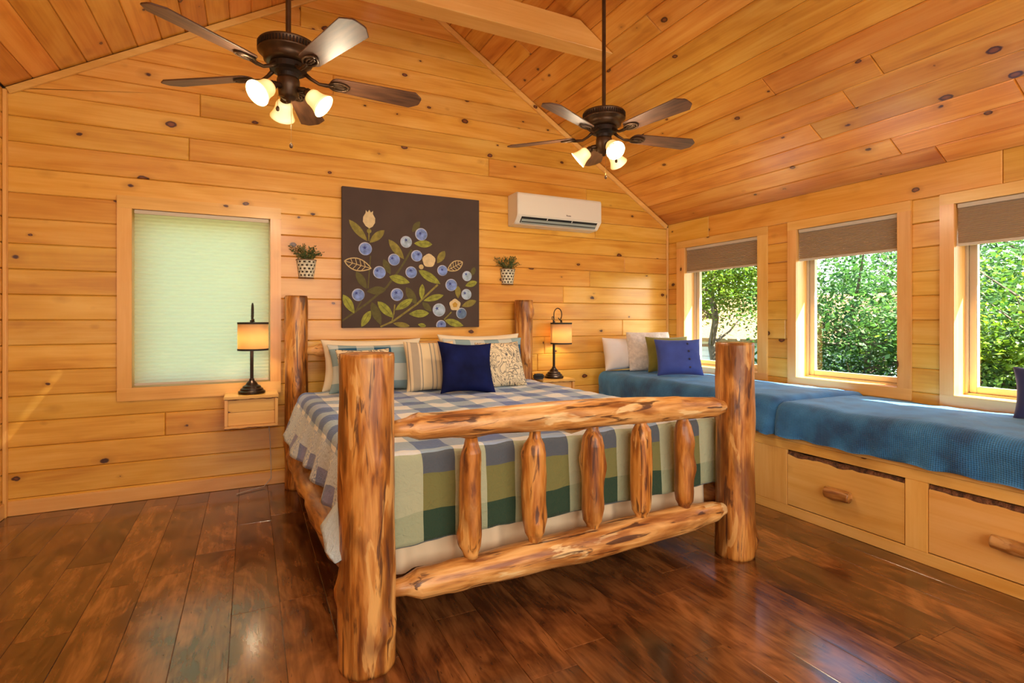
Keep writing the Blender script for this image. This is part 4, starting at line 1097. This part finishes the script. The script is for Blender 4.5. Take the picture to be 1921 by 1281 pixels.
rr2 = ramp(n_, [(0, (1.0, .86, .50)), (.45, (1.0, .70, .24)), (1, (.80, .38, .05))]); l_.new(lw_.outputs['Facing'], rr2.inputs[0])
l_.new(rr2.outputs[0], b_.inputs['Emission Color']); b_.inputs['Emission Strength'].default_value = .8
brass = simple('brass_chain', (.35, .22, .08), .35, metal=.9)
bulb2, n_, l_, b_ = mat('fan_bulb'); b_.inputs['Emission Color'].default_value = (1, .84, .55, 1); b_.inputs['Emission Strength'].default_value = 3.5

def fan(loc, zc, a0, light0, lab, chains):
    """origin at the blade plane below the motor; zc = ceiling height"""
    r = empty('ceiling_fan', loc); tag(r, lab, 'ceiling fan')
    top = zc-loc[2]
    obj('downrod', lathe([(.0125, .14), (.0125, top-.02)], 14), fan_bronze, r)
    obj('canopy', lathe([(.03, top-.11), (.06, top-.08), (.07, top-.03), (.07, top+.03)], 24), fan_bronze, r)
    obj('motor_housing', lathe([(.02, .160), (.055, .157), (.10, .152), (.132, .142), (.138, .134), (.134, .130), (.134, .104), (.138, .100), (.132, .094), (.118, .084), (.112, .072), (.110, .058), (.095, .050), (.070, .046)], 48), fan_bronze, r, smooth=True)
    vb = bmesh.new()
    for k in range(56):
        a = 2*math.pi*k/56; M = Matrix.Rotation(a, 4, 'Z')
        bb = bmesh.new(); add_box(bb, (.1325, -.0032, .105), (.1375, .0032, .129)); bmesh.ops.transform(bb, matrix=M, verts=bb.verts)
        me = bpy.data.meshes.new('t'); bb.to_mesh(me); bb.free(); vb.from_mesh(me); bpy.data.meshes.remove(me)
    vr = obj('vent_fins', vb, fan_dark, r)
    obj('hub_plate', lathe([(.070, .048), (.084, .042), (.084, .016), (.062, .010), (.050, .0), (.048, -.02)], 32), fan_dark, r)
    obj('light_kit_body', lathe([(.048, -.018), (.052, -.03), (.052, -.066), (.046, -.076), (.044, -.104), (.028, -.118), (.011, -.122), (.011, -.134), (.0001, -.138)], 32), fan_bronze, r, smooth=True)
    for k in range(5):
        rz = R(a0+72*k)
        br = empty('x', (0, 0, 0)); bpy.data.objects.remove(br)
        # blade
        pts = []; x0_, x1_ = .190, .660; hw0, hw1 = .052, .068
        for q_ in range(9):
            a = math.pi/2+math.pi*q_/8; pts.append((x0_+.035+.035*math.cos(a), hw0*math.sin(a)))
        pts += [(x1_-.045, -hw1), (x1_-.004, -hw1+.036), (x1_, -hw1+.048), (x1_, hw1-.048), (x1_-.004, hw1-.036), (x1_-.045, hw1)]
        pts = pts[::-1]; n = len(pts)
        v = [(x, y, .0035) for x, y in pts]+[(x, y, -.0035) for x, y in pts]
        f = [list(range(n))[::-1], list(range(n, 2*n))]+[[i, (i+1) % n, (i+1) % n+n, i+n] for i in range(n)]
        me = pydata('blade', v, f); bm = bmesh.new(); bm.from_mesh(me); bmesh.ops.recalc_face_normals(bm, faces=bm.faces)
        bmesh.ops.bevel(bm, geom=[e for e in bm.edges if abs(e.verts[0].co.z-e.verts[1].co.z) < 1e-6], offset=.0015, segments=1, affect='EDGES')
        bl = obj('blade', bm, blade_m, r, rot=Matrix(Matrix.Rotation(rz, 3, 'Z') @ Matrix.Rotation(R(-12), 3, 'X')).to_euler(), loc=(0, 0, -.004))
        # blade iron: an arm and an oval openwork medallion under the blade root
        ib = tube([(.070, 0, .030), (.105, 0, .004), (.140, 0, -.014), (.175, .0, -.014), (.205, 0, -.011)], [.012, .009, .008, .010, .009], 8)
        for (rx, ry, rt) in ((.048, .030, .0055), (.030, .013, .0035)):
            tube([(.235+rx*math.cos(2*math.pi*q_/20), ry*math.sin(2*math.pi*q_/20), -.010) for q_ in range(21)], rt, 6, ib)
        tube([(.205, 0, -.011), (.285, 0, -.010)], .004, 6, ib)
        for sx in (.215, .255): tube([(sx, -.02, -.006), (sx, .02, -.006)], .004, 6, ib)
        io = obj('blade_iron', ib, fan_bronze, bl, rot=None, smooth=True)
    for k in range(3):
        a = R(light0+120*k); d = Vector((math.cos(a), math.sin(a), 0))
        ar = obj('light_arm', tube([d*.035+Vector((0, 0, -.070)), d*.075+Vector((0, 0, -.072)), d*.092+Vector((0, 0, -.086))], [.014, .013, .017], 10), fan_bronze, r, smooth=True)
        tilt = R(50)
        ax = Vector((d.x*math.sin(tilt), d.y*math.sin(tilt), -math.cos(tilt)))
        M = Matrix.Translation(d*.088+Vector((0, 0, -.083))) @ ax.to_track_quat('Z', 'X').to_matrix().to_4x4()
        obj('lamp_holder', lathe([(.012, -.012), (.021, -.004), (.023, .020), (.021, .024)], 20, M=M), fan_bronze, r, smooth=True)
        gs = obj('glass_shade', lathe([(.023, .016), (.034, .022), (.040, .036), (.041, .052), (.045, .072), (.053, .092), (.060, .106), (.0585, .107), (.050, .091), (.042, .071), (.038, .052), (.037, .036), (.031, .025), (.02, .019)], 28, M=M, cap=False), gsm, r, smooth=True)
        bb = bmesh.new(); bmesh.ops.create_uvsphere(bb, u_segments=12, v_segments=8, radius=.018, matrix=M @ Matrix.Translation((0, 0, .055)))
        obj('bulb', bb, bulb2, gs, smooth=True)
        p_ = M @ Vector((0, 0, .112)); point('fan_light', r, p_, 15, (1, .82, .56), .045)
    for (cx_, cy_, ln, kind) in chains:
        pts = [(cx_, cy_, -.13-ln*k/8) for k in range(9)]; ch = obj('pull_chain', tube([(cx_*.3, cy_*.3, -.115)]+pts, .0011, 5), brass, r)
        e = -.13-ln
        obj('chain_fob', lathe([(.0001, e-.026), (.007, e-.022), (.009, e-.013), (.006, e-.004), (.002, e), (.0001, e+.001)], 12, M=Matrix.Translation((cx_, cy_, 0))), fan_bronze, ch)
    return r
fan((.166, 2.792, 2.50), zL+mL*(.166-XL), 2, -24, 'five blade bronze ceiling fan with three lit glass shades over the left side', [(.012, -.008, .20, 0), (-.05, -.06, .05, 0)])
fan((2.056, 2.845, 2.512), zR+mR*(XR-2.056), 62, -101, 'five blade bronze ceiling fan with three lit glass shades over the bed foot', [(.008, -.008, .13, 0), (.06, -.05, .03, 0)])

# ------------------------------------------------------------------ outdoors
soil = simple('forest_floor', (.10, .11, .035), .95, var=.5, vscale=1.5, bump=.5, bscale=6)
gv, gf = [], []; NG = 40
for j in range(NG+1):
    for i in range(NG+1):
        x, y = 4.7+i*1.6, -24+j*1.5; gv.append((x, y, -.75-.02*(x-4.7)+.35*noise.noise(Vector((x*.25, y*.25, 0)))))
for j in range(NG):
    for i in range(NG): gf.append((j*(NG+1)+i, j*(NG+1)+i+1, (j+1)*(NG+1)+i+1, (j+1)*(NG+1)+i))
tag(obj('ground', pydata('ground', gv, gf), soil, smooth=True), kind='structure')
gb = tag(obj('ground', box((-20, YB+.3, -1.2), (4.6, 22, -.5)), soil), kind='structure')

def leaf_material(name, c0, c1, tr=.45):
    m, n, l, b = mat(name); out = n['Material Output']; oi = n.new('ShaderNodeTexCoord')
    t = n.new('ShaderNodeTexNoise'); t.inputs['Scale'].default_value = 2.6; t.inputs['Detail'].default_value = 6; l.new(oi.outputs['Object'], t.inputs['Vector'])
    r = ramp(n, [(.36, c0), (.64, c1)]); l.new(t.outputs['Fac'], r.inputs[0]); l.new(r.outputs[0], b.inputs['Base Color']); b.inputs['Roughness'].default_value = .45
    tl = n.new('ShaderNodeBsdfTranslucent'); l.new(r.outputs[0], tl.inputs['Color'])
    mx = n.new('ShaderNodeMixShader'); mx.inputs[0].default_value = tr; l.new(b.outputs[0], mx.inputs[1]); l.new(tl.outputs[0], mx.inputs[2]); l.new(mx.outputs[0], out.inputs['Surface'])
    return m
leaf_ms = [leaf_material('fresh_leaves', (.045, .12, .008), (.23, .34, .022)), leaf_material('dark_leaves', (.018, .075, .014), (.09, .20, .035)), leaf_material('yellow_leaves', (.10, .15, .012), (.38, .38, .05))]
bark_tree = simple('grey_bark', (.16, .12, .085), .9, bump=.8, bscale=25, var=.4, vscale=8)
def crown_mesh(name, rx, rz, nleaf, ls, seed, low=0.0):
    rg = random.Random(seed); v, f = [], []
    cl = []
    for _ in range(60):
        th, u, q_ = rg.uniform(0, 6.283), rg.uniform(-1, 1), rg.random()**.4
        s_ = math.sqrt(1-u*u); cl.append((Vector((rx*q_*s_*math.cos(th), rx*q_*s_*math.sin(th), rz*q_*u)), rg.uniform(.22, .5)*rx))
    for _ in range(nleaf):
        c, rad_ = cl[rg.randrange(60)]
        p = c+Vector((rg.gauss(0, .45), rg.gauss(0, .45), rg.gauss(0, .38)))*rad_
        d = Vector((rg.uniform(-1, 1), rg.uniform(-1, 1), rg.uniform(-.9, .4))).normalized(); l_2 = ls*rg.uniform(.6, 1.3)
        s_ = d.cross(Vector((rg.uniform(-1, 1), rg.uniform(-1, 1), 1.2))).normalized()*l_2*.30
        n0 = len(v); v += [tuple(p), tuple(p+d*l_2*.5+s_), tuple(p+d*l_2), tuple(p+d*l_2*.5-s_)]; f.append((n0, n0+1, n0+2, n0+3))
    return pydata(name, v, f)
def trunk_bm(h, r0, rx, rz, seed):
    rg = random.Random(seed); pts = [(0, 0, 0)]
    for k in range(1, 8): pts.append((rg.uniform(-.1, .1)*k/3, rg.uniform(-.1, .1)*k/3, h*k/7))
    bm = tube(pts, [r0*(1-.09*k) for k in range(8)], 9)
    for _ in range(14):
        k = rg.randrange(3, 8); p = Vector(pts[k]); a = rg.uniform(0, 6.28); e = p+Vector((rx*.75*math.cos(a), rx*.75*math.sin(a), rg.uniform(.1, .7)*rz))
        m_ = (p+e)/2+Vector((0, 0, -.1)); tube([p, m_, e], [r0*.35, r0*.22, r0*.06], 5, bm)
    return bm
protos = []
for i, (rx, rz, nl, ls, h) in enumerate(((1.9, 2.0, 26000, .085, 2.4), (2.3, 2.3, 30000, .095, 2.7), (1.5, 1.25, 20000, .07, 1.1), (1.9, 1.3, 26000, .085, 4.0))):
    protos.append((crown_mesh('crown', rx, rz, nl, ls, 40+i), trunk_bm(h+rz*.4, .11, rx, rz, 60+i), h, rz))
tm = []
for i, (cm, tb, h, rz) in enumerate(protos):
    me = bpy.data.meshes.new('trunk'); tb.to_mesh(me); tb.free(); me.materials.append(bark_tree); tm.append(me)
def tree(kind, x, y, s, rz, mi, lab, cat='tree', grp=None, z=-1.0, squash=1.0):
    cm, _, h, rzz = protos[kind]
    r = empty('bush' if cat == 'bush' else 'tree', (x, y, z), (0, 0, rz)); tag(r, lab, cat, grp); r.scale = (s, s, s*squash)
    c = obj('foliage', cm.copy(), leaf_ms[mi], r, loc=(0, 0, h)); c['kind'] = 'stuff'
    obj('trunk', tm[kind], None, r)
G1 = 'woodland trees behind the side windows'; LT = 'leafy green woodland tree standing further off behind the side windows'
tree(3, 9.4, 8.8, .95, .3, 0, 'sunlit tree seen through the side window nearest the room corner', z=-1.1)
tree(1, 9.9, 5.85, .95, 1.4, 1, 'dark green tree filling the middle side window', z=-2.1)
tree(0, 10.6, 3.3, 1.05, 2.2, 0, 'bright green tree seen through the side window at the right edge', z=-2.2)
tree(2, 7.9, 4.6, .72, .8, 2, 'low yellow-green bush seen low in the middle side window', 'bush', z=-1.3)
tree(2, 8.3, 2.6, .72, 2.8, 1, 'low dark bush seen low in the right-hand side window', 'bush', z=-1.3)
for i, (x, y, s_, k, mi) in enumerate(((16.5, 5.0, 1.4, 1, 1), (16.2, 15.5, 1.4, 1, 0), (22.5, 11.0, 1.8, 0, 1), (24.5, 3.0, 1.8, 1, 0))):
    tree(k, x, y, s_, i*1.1, mi, LT, grp=G1, z=-3.0)
# neighbouring building
siding = simple('pale_blue_siding', (.62, .74, .80), .7); roofm = simple('shingle_roof', (.30, .17, .07), .85, var=.3, vscale=20)
hb = empty('neighbour_house', (12.2, 9.4, -1.6), (0, 0, R(12))); tag(hb, 'pale sided house with a brown roof glimpsed through the window nearest the corner', 'house')
bmw = bmesh.new()
for k in range(15): add_box(bmw, (-.02, -2.5, k*.17), (.03, 2.5, k*.17+.155))
sd_ = obj('siding', bmw, siding, hb); sd_['kind'] = 'stuff'
obj('wall', box((.03, -2.5, 0), (4.5, 2.5, 2.55)), siding, hb)
obj('window', box((-.05, -.5, 1.2), (-.025, .35, 2.1), .01), simple('house_window', (.05, .07, .09), .1), hb)
bmr = bmesh.new(); vv = [bmr.verts.new(p) for p in ((-.4, -2.8, 2.4), (-.4, 2.8, 2.4), (2.2, 2.8, 3.6), (2.2, -2.8, 3.6), (4.9, 2.8, 2.4), (4.9, -2.8, 2.4), (-.4, -2.8, 2.3), (-.4, 2.8, 2.3), (4.9, 2.8, 2.3), (4.9, -2.8, 2.3))]
for f in ((0, 3, 2, 1), (3, 5, 4, 2), (0, 1, 7, 6), (4, 5, 9, 8), (0, 6, 9, 5, 3), (1, 2, 4, 8, 7), (6, 7, 8, 9)): bmr.faces.new([vv[i] for i in f])
bmesh.ops.recalc_face_normals(bmr, faces=bmr.faces); obj('roof', bmr, roofm, hb)
